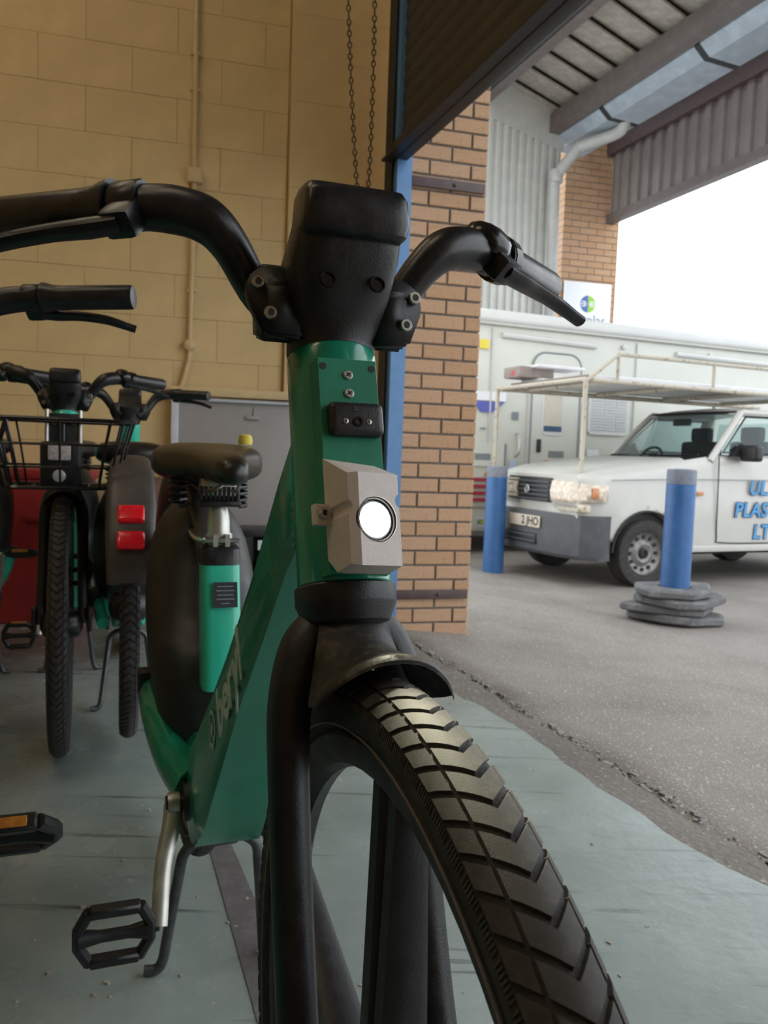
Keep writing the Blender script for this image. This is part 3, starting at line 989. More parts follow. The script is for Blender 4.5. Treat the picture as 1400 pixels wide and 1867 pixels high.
# ---- black socket module ----
kit('mod', 'socket_module', MB().rbox((0.048, 0.003, 0.1605), (0.014, 0.0470, 0.0285), 0.0058, 3).mesh('socket_module', M['matt']), None, HM, only='main', label='black socket block with a round jack and two screws')
kit('modj', 'jack', MB().lathe([(0.0042, 0), (0.0042, 0.0012), (0.0024, 0.0012), (0.0024, -0.002)], (0.055, 0.003, 0.157), (1, 0, 0), 16, cap=False).mesh('jack', M['gloss']), 'mod', Matrix.Identity(4), only='main')
for y_ in (-0.0075, 0.0125):
    screw('ms', 0.157, y_, 0.0550, 0.0023, M['alloy'], 'mod', mw=Matrix.Identity(4), depth=0.0008)
kit('modn', 'notch', MB().box((0.0552, 0.002, 0.1680), (0.0006, 0.005, 0.0045)).mesh('notch', M['ink'], smooth=False), 'mod', Matrix.Identity(4), only='main')

# ---- white printed lamp housing with lit lens ----
hw = 0.0212
prof = [(0.0445, 0.1275), (0.0880, 0.1055), (0.0860, 0.0330), (0.0640, 0.0300), (0.0445, 0.0420)]
rg_ = []
for y_, ins in ((-hw, 0.006), (-hw + 0.006, 0.0), (hw, 0.0)):
    rg_.append([V((n_ if n_ < 0.06 else n_ - ins, y_, s__ + (ins * 0.3 if s__ < 0.06 else 0))) for n_, s__ in prof])
LC = (0.0868, 0.0005, 0.0690)     # lens centre
hs_me = MB().loft(rg_).mesh('lamp_housing', M['white_plastic'], smooth=False)
fdir = V((0.9993, 0, -0.0276)).normalized()
cut = MB().lathe([(0.0180, -0.012), (0.0180, 0.02)], LC, fdir, 40).mesh('cut', M['white_plastic'])
hs_me = boolean(hs_me, cut)
cut = MB().tube([(0.0925, hw + 0.0025, 0.0845), (0.03, hw + 0.0025, 0.0845)], 0.0062, 12).tube([(0.10, -hw - 0.0050, 0.079), (0.0465, -hw - 0.0050, 0.079)], 0.0075, 14).mesh('cut', M['white_plastic'])
hs_me = boolean(hs_me, cut)
hs_me.name = 'lamp_housing'
LH = HM @ Matrix.Translation(V((0.0445, -hw - 0.005, 0))) @ Matrix.Rotation(math.radians(13), 4, 'Z') @ Matrix.Translation(V((-0.0445, hw, 0)))
kit('lamp', 'lamp_housing', hs_me, None, LH, only='main', label='white printed lamp housing with a lit round lens')
LM = frame_mat(LC, fdir, YV, fdir.cross(YV))
kit('lampr', 'lens_ring', MB().lathe([(0.0179, -0.010), (0.0179, -0.0015), (0.0171, -0.0010), (0.0158, -0.0030), (0.0158, -0.010)], (0, 0, 0), (1, 0, 0), 36, cap=False, closed=True).mesh('lens_ring', M['gloss']), 'lamp', LM, only='main')
kit('lampc', 'clear_ring', MB().lathe([(0.0157, -0.009), (0.0153, -0.0035), (0.0140, -0.0030), (0.0132, -0.0050), (0.0132, -0.009)], (0, 0, 0), (1, 0, 0), 36, cap=False, closed=True).mesh('clear_ring', M['clear_ring']), 'lamp', LM, only='main')
kit('lampl', 'lens', MB().lathe([(0.0132, -0.008), (0.0132, -0.0050), (0.009, -0.0040), (0.003, -0.0035)], (0, 0, 0), (1, 0, 0), 32).mesh('lens', M['lens']), 'lamp', LM, only='main', label='glowing white lens')
for sg in (-1, 1):
    q = MB().rbox((0.0485, sg * (hw + 0.0060), 0.079), (0.0075, 0.0145, 0.0170), 0.0012)
    kit('lampt', 'mounting_tab', q.mesh('mounting_tab', M['white_plastic']), 'lamp', Matrix.Identity(4), only='main')
    screw('lbolt', 0.0795, sg * (hw + 0.0066), 0.0522, 0.0052, M['steel'], 'lamp', name='bolt', mw=Matrix.Identity(4), depth=0.0035, torx=True)

# ---- stem / handlebar clamp ----
q = MB()
rg_ = []
def stem_ring(front, back, z, hy, e, tilt=0.0, n=32):
    c = V(((front + back) / 2, 0, z))
    a1 = V((1, 0, tilt)).normalized()
    return sell(c, a1, YV, (front - back) / 2, hy, e, n)
base = hp(0.236)
rg_.append(sell(base, NX, YV, 0.0395, 0.0395, 1.0, 32))
rg_.append(sell(hp(0.240), NX, YV, 0.0400, 0.0400, 1.0, 32))
rg_.append(stem_ring(-0.026, -0.112, 1.012, 0.0415, 0.92, 0.20))
rg_.append(stem_ring(-0.018, -0.120, 1.030, 0.0450, 0.72, 0.10))
rg_.append(stem_ring(-0.013, -0.126, 1.046, 0.0465, 0.60, 0.05))
rg_.append(stem_ring(-0.009, -0.106, 1.064, 0.0465, 0.50, 0.0))
rg_.append(stem_ring(-0.007, -0.080, 1.080, 0.0450, 0.45, 0.0))
rg_.append(stem_ring(-0.010, -0.064, 1.096, 0.0430, 0.45, 0.0))
q.loft(rg_)
kit('stem', 'stem', q.mesh('stem', M['matt'], ang=50), None, steer=True)
q = MB()
rg_ = [stem_ring(-0.004, -0.052, 1.0745, 0.0400, 0.30, -0.04), stem_ring(0.0025, -0.056, 1.079, 0.0440, 0.30, -0.04), stem_ring(0.0045, -0.058, 1.088, 0.0455, 0.30, -0.04), stem_ring(0.002, -0.056, 1.108, 0.0445, 0.30, -0.05), stem_ring(-0.004, -0.051, 1.116, 0.0415, 0.32, -0.06), stem_ring(-0.016, -0.045, 1.119, 0.034, 0.4, -0.07)]
q.loft(rg_)
kit('disp', 'display_module', q.mesh('display_module', M['black'], ang=40), 'stem', steer=False)
for y_ in (-0.0215, 0.0215):
    kit('sh', 'bolt_hole', MB().lathe([(0.0068, -0.002), (0.0068, 0.0009), (0.0058, 0.0009), (0.0055, -0.001)], (-0.0130, y_, 1.040), (1, 0, 0.28), 16).mesh('bolt_hole', M['gloss']), 'stem')
for sg in (-1, 1):
    q = MB()
    ear = [(-0.118, 1.058), (-0.078, 1.062), (-0.052, 1.040), (-0.050, 1.012), (-0.064, 0.992), (-0.105, 1.000)]
    for y0, y1 in ((0.036, 0.066),):
        q.prism([V((x, sg * y0, z)) for x, z in ear], (0, sg * (y1 - y0), 0))
    e_me = q.mesh('clamp_ear', M['matt'], smooth=False)
    bm = bmesh.new()
    bm.from_mesh(e_me)
    bmesh.ops.bevel(bm, geom=list(bm.edges), offset=0.003, segments=2, affect='EDGES')
    bm.to_mesh(e_me)
    bm.free()
    e_me.shade_smooth()
    kit('ear', 'clamp_ear', e_me, 'stem')
    q = MB()
    # front clamp plate carrying the two bolts
    cp = [(0.030, 1.052), (0.064, 1.058), (0.079, 1.046), (0.080, 1.028), (0.066, 0.996), (0.032, 0.994)]
    q.prism([V((-0.052 - 0.25 * (z - 1.02), sg * y, z)) for y, z in cp], (-0.020, 0, 0))
    c_me = q.mesh('clamp_plate', M['matt'], smooth=False)
    bm = bmesh.new()
    bm.from_mesh(c_me)
    bmesh.ops.bevel(bm, geom=list(bm.edges), offset=0.003, segments=2, affect='EDGES')
    bm.to_mesh(c_me)
    bm.free()
    c_me.shade_smooth()
    kit('cplate', 'clamp_plate', c_me, 'stem')
    for (y, z) in ((0.0715, 1.040), (0.0615, 1.014)):
        x = -0.052 - 0.25 * (z - 1.02)
        kit('sb', 'bolt', MB().lathe([(0.0058, 0), (0.0058, 0.0045), (0.0050, 0.0058), (0.0030, 0.0058), (0.0028, 0.0030)], (x, sg * y, z), (1, 0, 0.1), 16).mesh('bolt', M['steel'] if sg < 0 else M['alloy'], ang=30), 'stem')
        kit('sbs', 'bolt_socket', MB().lathe([(0.0030, 0), (0.0030, 0.0004)], (x + 0.0056, sg * y, z), (1, 0, 0.1), 6).mesh('bolt_socket', M['ink'], smooth=False), 'stem')

# ---- handlebar ----
def mir(pts, sg):
    return [V((p[0], sg * p[1], p[2])) for p in pts]
bar_pts = [(-0.100, 0.030, 1.012), (-0.094, 0.062, 1.034), (-0.086, 0.090, 1.074), (-0.086, 0.112, 1.094), (-0.096, 0.140, 1.102), (-0.112, 0.170, 1.104)]
grip_in, grip_out = V((-0.121, 0.185, 1.1040)), V((-0.203, 0.299, 1.099))
gd = (grip_out - grip_in).normalized()
q = MB()
for sg in (-1, 1):
    pth = smooth_path(mir(bar_pts, sg), 6)
    q.tube(pth, lerp_list([0.0140, 0.0150, 0.0170, 0.0200, 0.0205, 0.0190], len(pth)), 16)
    q.tube(mir([bar_pts[-1], tuple(grip_out)], sg), 0.0115, 12)
kit('bar', 'handlebar', q.mesh('handlebar', M['black'], ang=50), None, steer=True)
for sg in (-1, 1):
    a = V((grip_in.x, sg * grip_in.y, grip_in.z))
    b = V((grip_out.x, sg * grip_out.y, grip_out.z))
    d = (b - a).normalized()
    L = (b - a).length
    prof = [(0.012, 0), (0.0240, 0.0), (0.0235, 0.004), (0.0200, 0.016), (0.0190, 0.03), (0.0190, L - 0.004), (0.0170, L), (0.004, L + 0.001)]
    kit('grip', 'grip', MB().lathe(prof, a, d, 20).mesh('grip', M['black'], ang=30), 'bar')
    a2 = a - d * 0.004
    # lever perch: faceted collar with a body below
    q = MB().lathe([(0.0205, -0.030), (0.0215, -0.028), (0.0215, -0.006), (0.0200, -0.003)], a, d, 14)
    fwd = V((0.80, 0, -0.60))
    fwd = (fwd - d * fwd.dot(d)).normalized()
    q.rbox(a - d * 0.018 + fwd * 0.018, (0.030, 0.036, 0.026), 0.006, 2, frame_mat((0, 0, 0), d, fwd, d.cross(fwd)).to_3x3())
    kit('perch', 'lever_perch', q.mesh('lever_perch', M['black'], ang=30), 'bar')
    lp = [a - d * 0.020 + fwd * 0.030, a + d * 0.010 + fwd * 0.034, a + d * 0.045 + fwd * 0.036, a + d * 0.085 + fwd * 0.044, a + d * 0.115 + fwd * 0.058, a + d * 0.128 + fwd * 0.064]
    pth = smooth_path(lp, 4)
    kit('lever', 'brake_lever', MB().tube(pth, lerp_list([0.011, 0.012, 0.0105, 0.0100, 0.0085, 0.0085], len(pth)), 10, flat=0.75).mesh('brake_lever', M['black']), 'bar')
# bell and twist ring on the left side of the bar
a = V((grip_in.x, grip_in.y, grip_in.z))
kit('bell', 'bell', MB().lathe([(0.026, 0.0), (0.0262, 0.006), (0.0235, 0.013), (0.016, 0.0185), (0.006, 0.021)], a - gd * 0.022 + V((0.0, 0.0, 0.006)), (0.45, 0.30, 0.84), 20).mesh('bell', M['gloss']), 'bar')
kit('twist', 'gear_ring', MB().lathe([(0.0205, 0.0), (0.0245, 0.002), (0.0245, 0.016), (0.0205, 0.018)], a + gd * 0.002, gd, 18).mesh('gear_ring', M['gloss'], ang=20), 'bar')

# ---- fork with shouldered crown ----
q = MB()
for sg in (-1, 1):
    pts = [(-0.004, sg * 0.020, 0.752), (0.001, sg * 0.037, 0.735), (0.012, sg * 0.0490, 0.700), (0.024, sg * 0.0530, 0.655), (0.060, sg * 0.0545, 0.540), (0.100, sg * 0.0560, 0.440), (0.137, sg * 0.0600, 0.375)]
    pth = smooth_path(pts, 5)
    q.tube(pth, lerp_list([0.021, 0.0205, 0.0185, 0.0170, 0.0160, 0.0155, 0.0150], len(pth)), 14)
q.rbox((0.0, 0, 0.742), (0.048, 0.06, 0.036), 0.012, 3)
kit('fork', 'fork', q.mesh('fork', M['matt'], ang=50), None, steer=True)
for sg in (-1, 1):
    q = MB().rbox((0.135, sg * 0.075, 0.385), (0.042, 0.012, 0.075), 0.006)
    kit('drop', 'fork_end', q.mesh('fork_end', M['matt']), 'fork')

# ---- short front mudguard with flared lip ----
rows = []
stn = [((0.016, 0.768), 0.030, 0.006, 0.0), ((0.032, 0.7610), 0.036, 0.020, 0.002), ((0.050, 0.7560), 0.042, 0.035, 0.005), ((0.072, 0.7540), 0.048, 0.043, 0.009), ((0.094, 0.7550), 0.053, 0.043, 0.011), ((0.112, 0.7580), 0.0560, 0.040, 0.011), ((0.121, 0.7595), 0.0570, 0.037, 0.010), ((0.1245, 0.7565), 0.0570, 0.037, 0.010)]
for (c, w_, dr, bk) in stn:
    row = []
    for k in range(17):
        t = -1 + 2 * k / 16
        row.append(V((c[0] - bk * abs(t) ** 2 * 2.2, t * w_ * (1 - 0.06 * abs(t) ** 6), c[1] - dr * abs(t) ** 2.2)))
    rows.append(row)
q = MB().grid(rows, 0.0032, (-0.2, 0, -0.98))
kit('mg', 'front_mudguard', q.mesh('front_mudguard', M['dusty'], ang=50), None, steer=True)
# tail of the mudguard running back down behind the fork
rows = []
for k in range(8):
    t = math.radians(94 + k * 5.6)
    r = WR + 0.016
    rows.append([V((AXF.x + r * math.cos(t) - 0.006 * abs(u_) , u_ * 0.027, AXF.z + (r - 0.010 * u_ * u_) * math.sin(t))) for u_ in (-1, -0.6, -0.2, 0.2, 0.6, 1)])
kit('mgt', 'mudguard_tail', MB().grid(rows, 0.003, (0.2, 0, -0.9)).mesh('mudguard_tail', M['matt']), 'mg')

# ---- rear mudguard with tail lamps, and skirt guard ----
rings = []
for k in range(14):
    t = math.radians(19 + k * 9.2)           # polar angle from backwards (-x) up and over
    wv = lerp_list([0.055, 0.062, 0.062, 0.056, 0.044, 0.034, 0.028], 14)[k]
    r0, r1 = WR + 0.014, WR + lerp_list([0.050, 0.066, 0.074, 0.076, 0.070, 0.055, 0.040], 14)[k]
    er = V((-math.cos(t), 0, math.sin(t)))
    c = AXR + er * (r0 + r1) / 2
    rings.append(sell(c, er, YV, (r1 - r0) / 2, wv, 0.6, 20))
q = MB().loft(rings)
kit('rg', 'rear_mudguard', q.mesh('rear_mudguard', M['grey_guard'], ang=45))
for t_, hh in ((43, 0.052), (33.0, 0.046)):
    t = math.radians(t_)
    er = V((-math.cos(t), 0, math.sin(t)))
    tn = V((math.sin(t), 0, math.cos(t)))
    rmx = frame_mat((0, 0, 0), er, YV, er.cross(YV)).to_3x3()
    q = MB().rbox(AXR + er * (WR + 0.0655), (0.020, 0.066, hh), 0.009, 3, rmx)
    kit('tail', 'tail_lamp', q.mesh('tail_lamp', M['red_lens']), 'rg', label='red tail lamp lens')
rings = []
for (z, xf, xb, hy, e) in ((0.352, -0.690, -0.76, 0.022, 0.8), (0.385, -0.685, -0.86, 0.055, 0.8), (0.43, -0.690, -0.98, 0.096, 0.8), (0.50, -0.705, -1.05, 0.104, 0.7), (0.545, -0.720, -1.10, 0.106, 0.7),
                           (0.562, -0.745, -1.12, 0.106, 0.7), (0.60, -0.800, -1.16, 0.105, 0.75), (0.66, -0.845, -1.17, 0.101, 0.8), (0.715, -0.875, -1.16, 0.090, 0.85), (0.76, -0.905, -1.14, 0.070, 0.9), (0.79, -0.935, -1.11, 0.045, 1.0), (0.803, -0.965, -1.08, 0.018, 1.0)):
    rings.append(sell(((xf + xb) / 2, 0, z), (1, 0, 0), YV, (xf - xb) / 2, hy, e, 28))
kit('skirt', 'wheel_guard', MB().loft(rings).mesh('wheel_guard', M['matt'], ang=50))

# ---- seat tube, seat post, saddle ----
q = MB()
rings = []
for (x, z) in ((-0.690, 0.50), (-0.706, 0.585), (-0.722, 0.655), (-0.738, 0.725)):
    rings.append(sell((x, 0, z), (1, 0, 0), YV, 0.034, 0.0325, 0.45, 24))
kit('stube', 'seat_tube', q.loft(rings).mesh('seat_tube', M['teal'], ang=40))
kit('stcap', 'seat_tube_cap', MB().loft([sell((-0.733, 0, 0.702), (1, 0, 0), YV, 0.0350, 0.0335, 0.45, 24), sell((-0.739, 0, 0.728), (1, 0, 0), YV, 0.0350, 0.0335, 0.45, 24), sell((-0.740, 0, 0.733), (1, 0, 0), YV, 0.030, 0.029, 0.5, 24)]).mesh('seat_tube_cap', M['black'], ang=40), 'stube')
lbl = frame_mat((-0.6825, 0.004, 0.655), (0, 1, 0), (-0.22, 0, 0.975), (0.975, 0, 0.22))
kit('stl', 'label_patch', MB().box((0, 0, 0), (0.040, 0.042, 0.0008)).mesh('label_patch', M['ink'], smooth=False), 'stube', lbl, only='main')
q = MB()
for k in range(5):
    q.box((0, 0.014 - 0.007 * k, 0.0006), (0.026 - 0.004 * (k == 4) * 3 + (k % 2) * 0.003, 0.0016, 0.0006))
kit('stlx', 'label_print', q.mesh('label_print', M['sticker_grey'], smooth=False), 'stube', lbl, only='main')
kit('post', 'seat_post', MB().tube([(-0.738, 0, 0.728), (-0.748, 0, 0.770), (-0.750, 0, 0.780), (-0.756, 0, 0.800), (-0.765, 0, 0.842)], [0.0195, 0.0195, 0.0185, 0.0145, 0.0140], 18).mesh('seat_post', M['alloy'], ang=50))
q = MB().lathe([(0.0235, 0), (0.0235, 0.016)], (-0.741, 0, 0.734), (-0.22, 0, 0.975), 18)
q.box((-0.716, -0.010, 0.742), (0.016, 0.008, 0.020)).box((-0.716, 0.010, 0.742), (0.016, 0.008, 0.020))
kit('qr', 'seat_clamp', q.mesh('seat_clamp', M['alloy'], ang=30), 'post')
kit('qrl', 'clamp_lever', MB().tube([(-0.712, -0.030, 0.742), (-0.712, 0.030, 0.742)], 0.004, 8).tube(smooth_path([(-0.712, -0.028, 0.742), (-0.730, -0.040, 0.745), (-0.765, -0.044, 0.752)], 4), 0.0055, 8).mesh('clamp_lever', M['steel']), 'post')
q = MB()
rings = []
for (x, hy, zt, zb, e) in ((-0.585, 0.008, 0.866, 0.850, 0.9), (-0.595, 0.021, 0.878, 0.842, 0.85), (-0.63, 0.029, 0.887, 0.838, 0.8), (-0.70, 0.036, 0.892, 0.842, 0.75), (-0.77, 0.053, 0.896, 0.846, 0.72), (-0.83, 0.082, 0.902, 0.838, 0.7), (-0.88, 0.100, 0.906, 0.832, 0.66), (-0.93, 0.103, 0.906, 0.832, 0.66), (-0.965, 0.093, 0.900, 0.838, 0.72), (-0.985, 0.060, 0.888, 0.850, 0.85)):
    rings.append(sell((x, 0, (zt + zb) / 2), YV, (0, 0, 1), hy, (zt - zb) / 2, e, 26))
kit('saddle', 'saddle', q.loft(rings).mesh('saddle', M['vinyl'], ang=60))
q = MB()
for sg in (-1, 1):
    q.tube(smooth_path([(-0.62, sg * 0.012, 0.842), (-0.70, sg * 0.022, 0.826), (-0.80, sg * 0.024, 0.824), (-0.90, sg * 0.040, 0.836)], 4), 0.0035, 6)
q.rbox((-0.765, 0, 0.830), (0.05, 0.062, 0.032), 0.006)
kit('srail', 'saddle_rails', q.mesh('saddle_rails', M['steel']), 'saddle')
for sg in (-1, 1):
    pts = [(-0.880 + 0.016 * math.cos(k * 0.9), sg * 0.055 + 0.016 * math.sin(k * 0.9), 0.788 + 0.0017 * k) for k in range(30)]
    kit('spring', 'saddle_spring', MB().tube(pts, 0.0038, 6).mesh('saddle_spring', M['black']), 'saddle')
q = MB().rbox((-0.745, 0, 0.802), (0.030, 0.072, 0.010), 0.004)
for k in range(9):
    q.tube([(-0.745, -0.030 + 0.0075 * k, 0.800), (-0.742, -0.030 + 0.0075 * k, 0.832)], 0.0045, 6)
kit('boot', 'saddle_boot', q.mesh('saddle_boot', M['black']), 'saddle')
q = MB()
q.rbox((-0.965, 0.0, 0.822), (0.05, 0.07, 0.028), 0.006)
kit('sbag', 'saddle_bracket', q.mesh('saddle_bracket', M['black']), 'saddle')

# ---- cranks and pedals ----
BB = V((-0.625, 0, 0.335))
PC = {}
for sg, ang in ((-1, math.radians(-58)), (1, math.radians(122))):
    d = V((math.cos(ang), 0, math.sin(ang)))
    e0 = BB + YV * (sg * 0.080)
    e1 = BB + d * 0.172 + YV * (sg * 0.106)
    pth = smooth_path([e0, BB + d * 0.03 + YV * (sg * 0.083), BB + d * 0.09 + YV * (sg * 0.098), e1], 5)
    q = MB().tube(pth, lerp_list([0.0145, 0.0150, 0.0125, 0.0120], len(pth)), 10, flat=0.62)
    q.lathe([(0.016, -0.009), (0.018, 0), (0.016, 0.009)], e0, YV, 14)
    kit('crank%d' % sg, 'crank', q.mesh('crank', M['alloy'], ang=50))
    # pedal: open cage
    pc = e1 + YV * (sg * 0.062)
    q = MB()
    u = V((0.22, 0, 0.975)).normalized()     # fore-aft of the pedal, tipped up
    w_ = YV * sg
    up = u.cross(w_)
    def pp(a, b, c=0):
        return pc + u * a + w_ * b + up * c
    rm = frame_mat((0, 0, 0), u, w_, up).to_3x3()
    for a in (-0.044, 0.044):
        q.rbox(pp(a, 0), (0.016, 0.070, 0.019), 0.003, 1, rm)
    for b in (-0.046, 0.047):
        q.tube([pp(-0.046, b * 0.75), pp(-0.014, b * 1.08), pp(0.014, b * 1.08), pp(0.046, b * 0.75)], 0.0085, 8)
    q.tube([pp(0, -0.046), pp(0, -0.02), pp(0, 0.02), pp(0, 0.05)], [0.014, 0.009, 0.009, 0.014], 10)
    kit('pedal%d' % sg, 'pedal', q.mesh('pedal', M['matt'], ang=40))
    q = MB().tube([e1, pc], 0.006, 8)
    kit('axle', 'pedal_axle', q.mesh('pedal_axle', M['black']), 'pedal%d' % sg)
    for a in (-0.0525, 0.0525):
        q = MB().rbox(pp(a, 0), (0.003, 0.050, 0.011), 0.001, 1, rm)
        kit('refl', 'pedal_reflector', q.mesh('pedal_reflector', M['orange_refl']), 'pedal%d' % sg, only='other')
    PC[sg] = pc
q = MB().lathe([(0.03, -0.065), (0.032, 0.065)], BB, YV, 20)
q.lathe([(0.012, -0.092), (0.012, 0.092)], BB, YV, 12)
kit('bbs', 'bottom_bracket', q.mesh('bottom_bracket', M['matt']))
kit('case', 'chain_case', MB().lathe([(0.070, 0.062), (0.076, 0.064), (0.076, 0.074), (0.068, 0.077)], BB, YV, 28).mesh('chain_case', M['matt']))

# ---- double leg kick stand ----
ks = [(-0.648, -0.0, 0.262), (-0.648, -0.032, 0.258), (-0.650, -0.058, 0.238), (-0.660, -0.066, 0.195), (-0.690, -0.080, 0.075), (-0.700, -0.086, 0.028), (-0.704, -0.096, 0.0105), (-0.708, -0.116, 0.0095)]
pth = smooth_path(ks, 5)
pr = smooth_path([(p[0], -p[1], p[2]) for p in ks], 5)
q = MB().tube(list(reversed(pth)) + pr[1:], 0.0092, 10)
q.rbox((-0.652, 0, 0.268), (0.055, 0.05, 0.03), 0.006)
kit('kick', 'kick_stand', q.mesh('kick_stand', M['stand'], ang=50))

# ---- basket, bracket and box lamp for the basket bikes ----
def rrect(cx, hx, hy, z, n=24, e=0.35):
    return sell((cx, 0, z), (1, 0, 0), YV, hx, hy, e, n)
q = MB()
lv = [(0.230, 0.145, 0.190, 0.955), (0.222, 0.132, 0.172, 0.890), (0.214, 0.120, 0.158, 0.830), (0.205, 0.108, 0.146, 0.775)]
for i, l in enumerate(lv):
    q.tube(rrect(*l), 0.006 if i in (0, 3) else 0.0035, 6, closed=True)
kit('bask', 'basket', q.mesh('basket', M['gloss']), None, steer=False, only='basket', label='black wire basket')
for k in range(20):
    pts = [rrect(*l, n=40)[k * 2] for l in lv]
    kit('bw', 'basket_wire', MB().tube(pts, 0.0032, 5).mesh('basket_wire', M['gloss']), 'bask', only='basket')
for k in range(6):
    y = -0.12 + k * 0.048
    kit('bw', 'basket_wire', MB().tube([(0.105, y, 0.775), (0.305, y, 0.775)], 0.003, 5).mesh('basket_wire', M['gloss']), 'bask', only='basket')
kit('bplate', 'basket_plate', MB().rbox((0.060, 0, 0.905), (0.012, 0.094, 0.15), 0.004).mesh('basket_plate', M['matt']), 'bask', only='basket')
for y in (-0.026, 0.026):
    kit('bb', 'bolt', MB().lathe([(0.010, 0), (0.010, 0.004), (0.006, 0.007)], (0.066, y, 0.955), (1, 0, 0), 12).mesh('bolt', M['gold']), 'bask', only='basket')
    kit('bb', 'bracket_rod', MB().tube([(0.062, y * 1.75, 0.99), (0.075, y * 1.75, 0.84)], 0.006, 8).mesh('bracket_rod', M['alloy']), 'bask', only='basket')
kit('blamp', 'box_lamp', MB().rbox((0.215, 0, 0.835), (0.11, 0.105, 0.125), 0.010).mesh('box_lamp', M['black']), None, only='basket', label='black box lamp with a pale reflector')
kit('blr', 'reflector', MB().rbox((0.271, -0.004, 0.868), (0.012, 0.058, 0.042), 0.006).mesh('reflector', M['grey_refl']), 'blamp', only='basket')
kit('bll', 'lamp_glass', MB().lathe([(0.018, 0), (0.016, 0.006), (0.006, 0.009)], (0.268, -0.004, 0.805), (1, 0, 0), 16).mesh('lamp_glass', M['clear_ring']), 'blamp', only='basket')

def make_bike(label, C0, heading, steer=0.0, flags=(), crank=0.0, ptilt=0.0):
    """C0: ground point under the fork crown; heading: unit vector of travel"""
    root = empty('hire_bicycle', (C0[0], C0[1], 0), math.atan2(heading[1], heading[0]))
    tag(root, label, 'bicycle', 'hire bicycles parked in the workshop')
    S = Matrix.Translation(V((0, 0, CZ))) @ Matrix.Rotation(math.radians(steer), 4, AX) @ Matrix.Translation(V((0, 0, -CZ)))
    made = {}
    for e in KIT:
        if e['only'] and e['only'] not in flags:
            continue
        par = made[e['par']] if e['par'] else root
        me_ = e['me']
        if 'main' not in flags and e['name'] in ('frame', 'chain_stay', 'front_plate'):
            k2 = me_.name + '_teal'
            if k2 not in bpy.data.meshes:
                c_ = me_.copy()
                c_.name = k2
                c_.materials[0] = M['teal']
            me_ = bpy.data.meshes[k2]
        mw = e['mw']
        if e['steer']:
            mw = S @ mw
        elif e['key'].startswith('crank') and crank:
            mw = Matrix.Translation(BB) @ Matrix.Rotation(-math.radians(crank), 4, 'Y') @ Matrix.Translation(-BB) @ mw
        elif e['key'].startswith('pedal') and (crank or ptilt):
            pc0 = PC[int(e['key'][5:])]
            pc1 = BB + Matrix.Rotation(-math.radians(crank), 3, 'Y') @ (pc0 - BB)
            mw = Matrix.Translation(pc1) @ Matrix.Rotation(-math.radians(ptilt), 4, 'Y') @ Matrix.Translation(-pc0) @ mw
        elif e['only'] == 'basket' and not e['par']:
            mw = S @ mw
        o = obj(e['name'], me_, par, mw)
        if e['label']:
            o['label'] = e['label']
        if e['kind']:
            o['kind'] = e['kind']
        made[e['key']] = o
    # the stem's children were modelled in the same space as the stem
    return root, made

HD = V((math.sin(math.radians(20)), -math.cos(math.radians(20)), 0))
main, parts = make_bike('green hire bicycle in front with white lit lamp on its head tube', (-0.028, 0.66), HD, 0.0, ('main',))
# beam of the lamp
ld = bpy.data.lights.new('lamp_beam', 'SPOT')
ld.energy = 7.5
ld.color = (1.0, 0.95, 0.70)
ld.spot_size = math.radians(125)
ld.spot_blend = 0.8
ld.shadow_soft_size = 0.011
lo = bpy.data.objects.new('lamp_beam', ld)
COL.objects.link(lo)
lo.parent = parts['lamp']
bd = V((0.93, 0.0, -0.36)).normalized()
lo.matrix_local = frame_mat(V(LC) + fdir * 0.004, bd.cross(YV), YV, bd * -1)

make_bike('teal hire bicycle with wire basket, its front wheel facing the viewer', (-0.968, 2.40), HD, 0.0, ('other', 'basket'))
make_bike('teal hire bicycle seen from behind with two red tail lamps', (-1.065, 3.31), V((-0.31, 0.951, 0)).normalized(), 0.0, ('other',))
make_bike('teal hire bicycle with wire basket cut off by the left frame edge', (-1.285, 2.30), HD, 0.0, ('other', 'basket'), -60, -60)
make_bike('hire bicycle at the left edge showing only one grip with lever and an orange-striped pedal', (-0.735, 1.265), -HD, 17.0, ('other',), 108, -117)

# yellow tag lying on the rear of the front bike's saddle
ys = main.matrix_basis @ V((-0.93, 0.075, 0.905))
o = obj('yellow_cap', MB().lathe([(0.013, 0), (0.014, 0.008), (0.012, 0.017), (0.008, 0.020)], (0, 0, 0), (0, 0, 1), 14).mesh('yellow_cap', M['yellow']), None, Matrix.Translation(ys))
tag(o, 'small yellow cap resting on the black saddle of the front bike', 'cap')

# ================================================================== yard: canopy, far pillar, cladding
def corrugated(name, a, b, z0, z1a, z1b, pitch, depth, m, thick=0.004):
    """vertical ribbed sheet from a to b (ground points), top edge z1a at a to z1b at b"""
    a, b = V(a), V(b)
    L = (b - a).length
    d = (b - a) / L
    n_ = V((d.y, -d.x, 0))
    cols = []
    x = 0.0
    while x < L:
        for f_, o_ in ((0.0, 0), (0.36, 0), (0.46, depth), (0.88, depth), (0.98, 0)):
            xx = x + f_ * pitch
            if xx <= L:
                cols.append((xx, o_))
        x += pitch
    rows_ = [[a + d * xx + n_ * o_ + V((0, 0, z0)) for xx, o_ in cols], [a + d * xx + n_ * o_ + V((0, 0, z1a + (z1b - z1a) * xx / L)) for xx, o_ in cols]]
    return MB().grid(rows_, thick, -n_).mesh(name, m, ang=20)

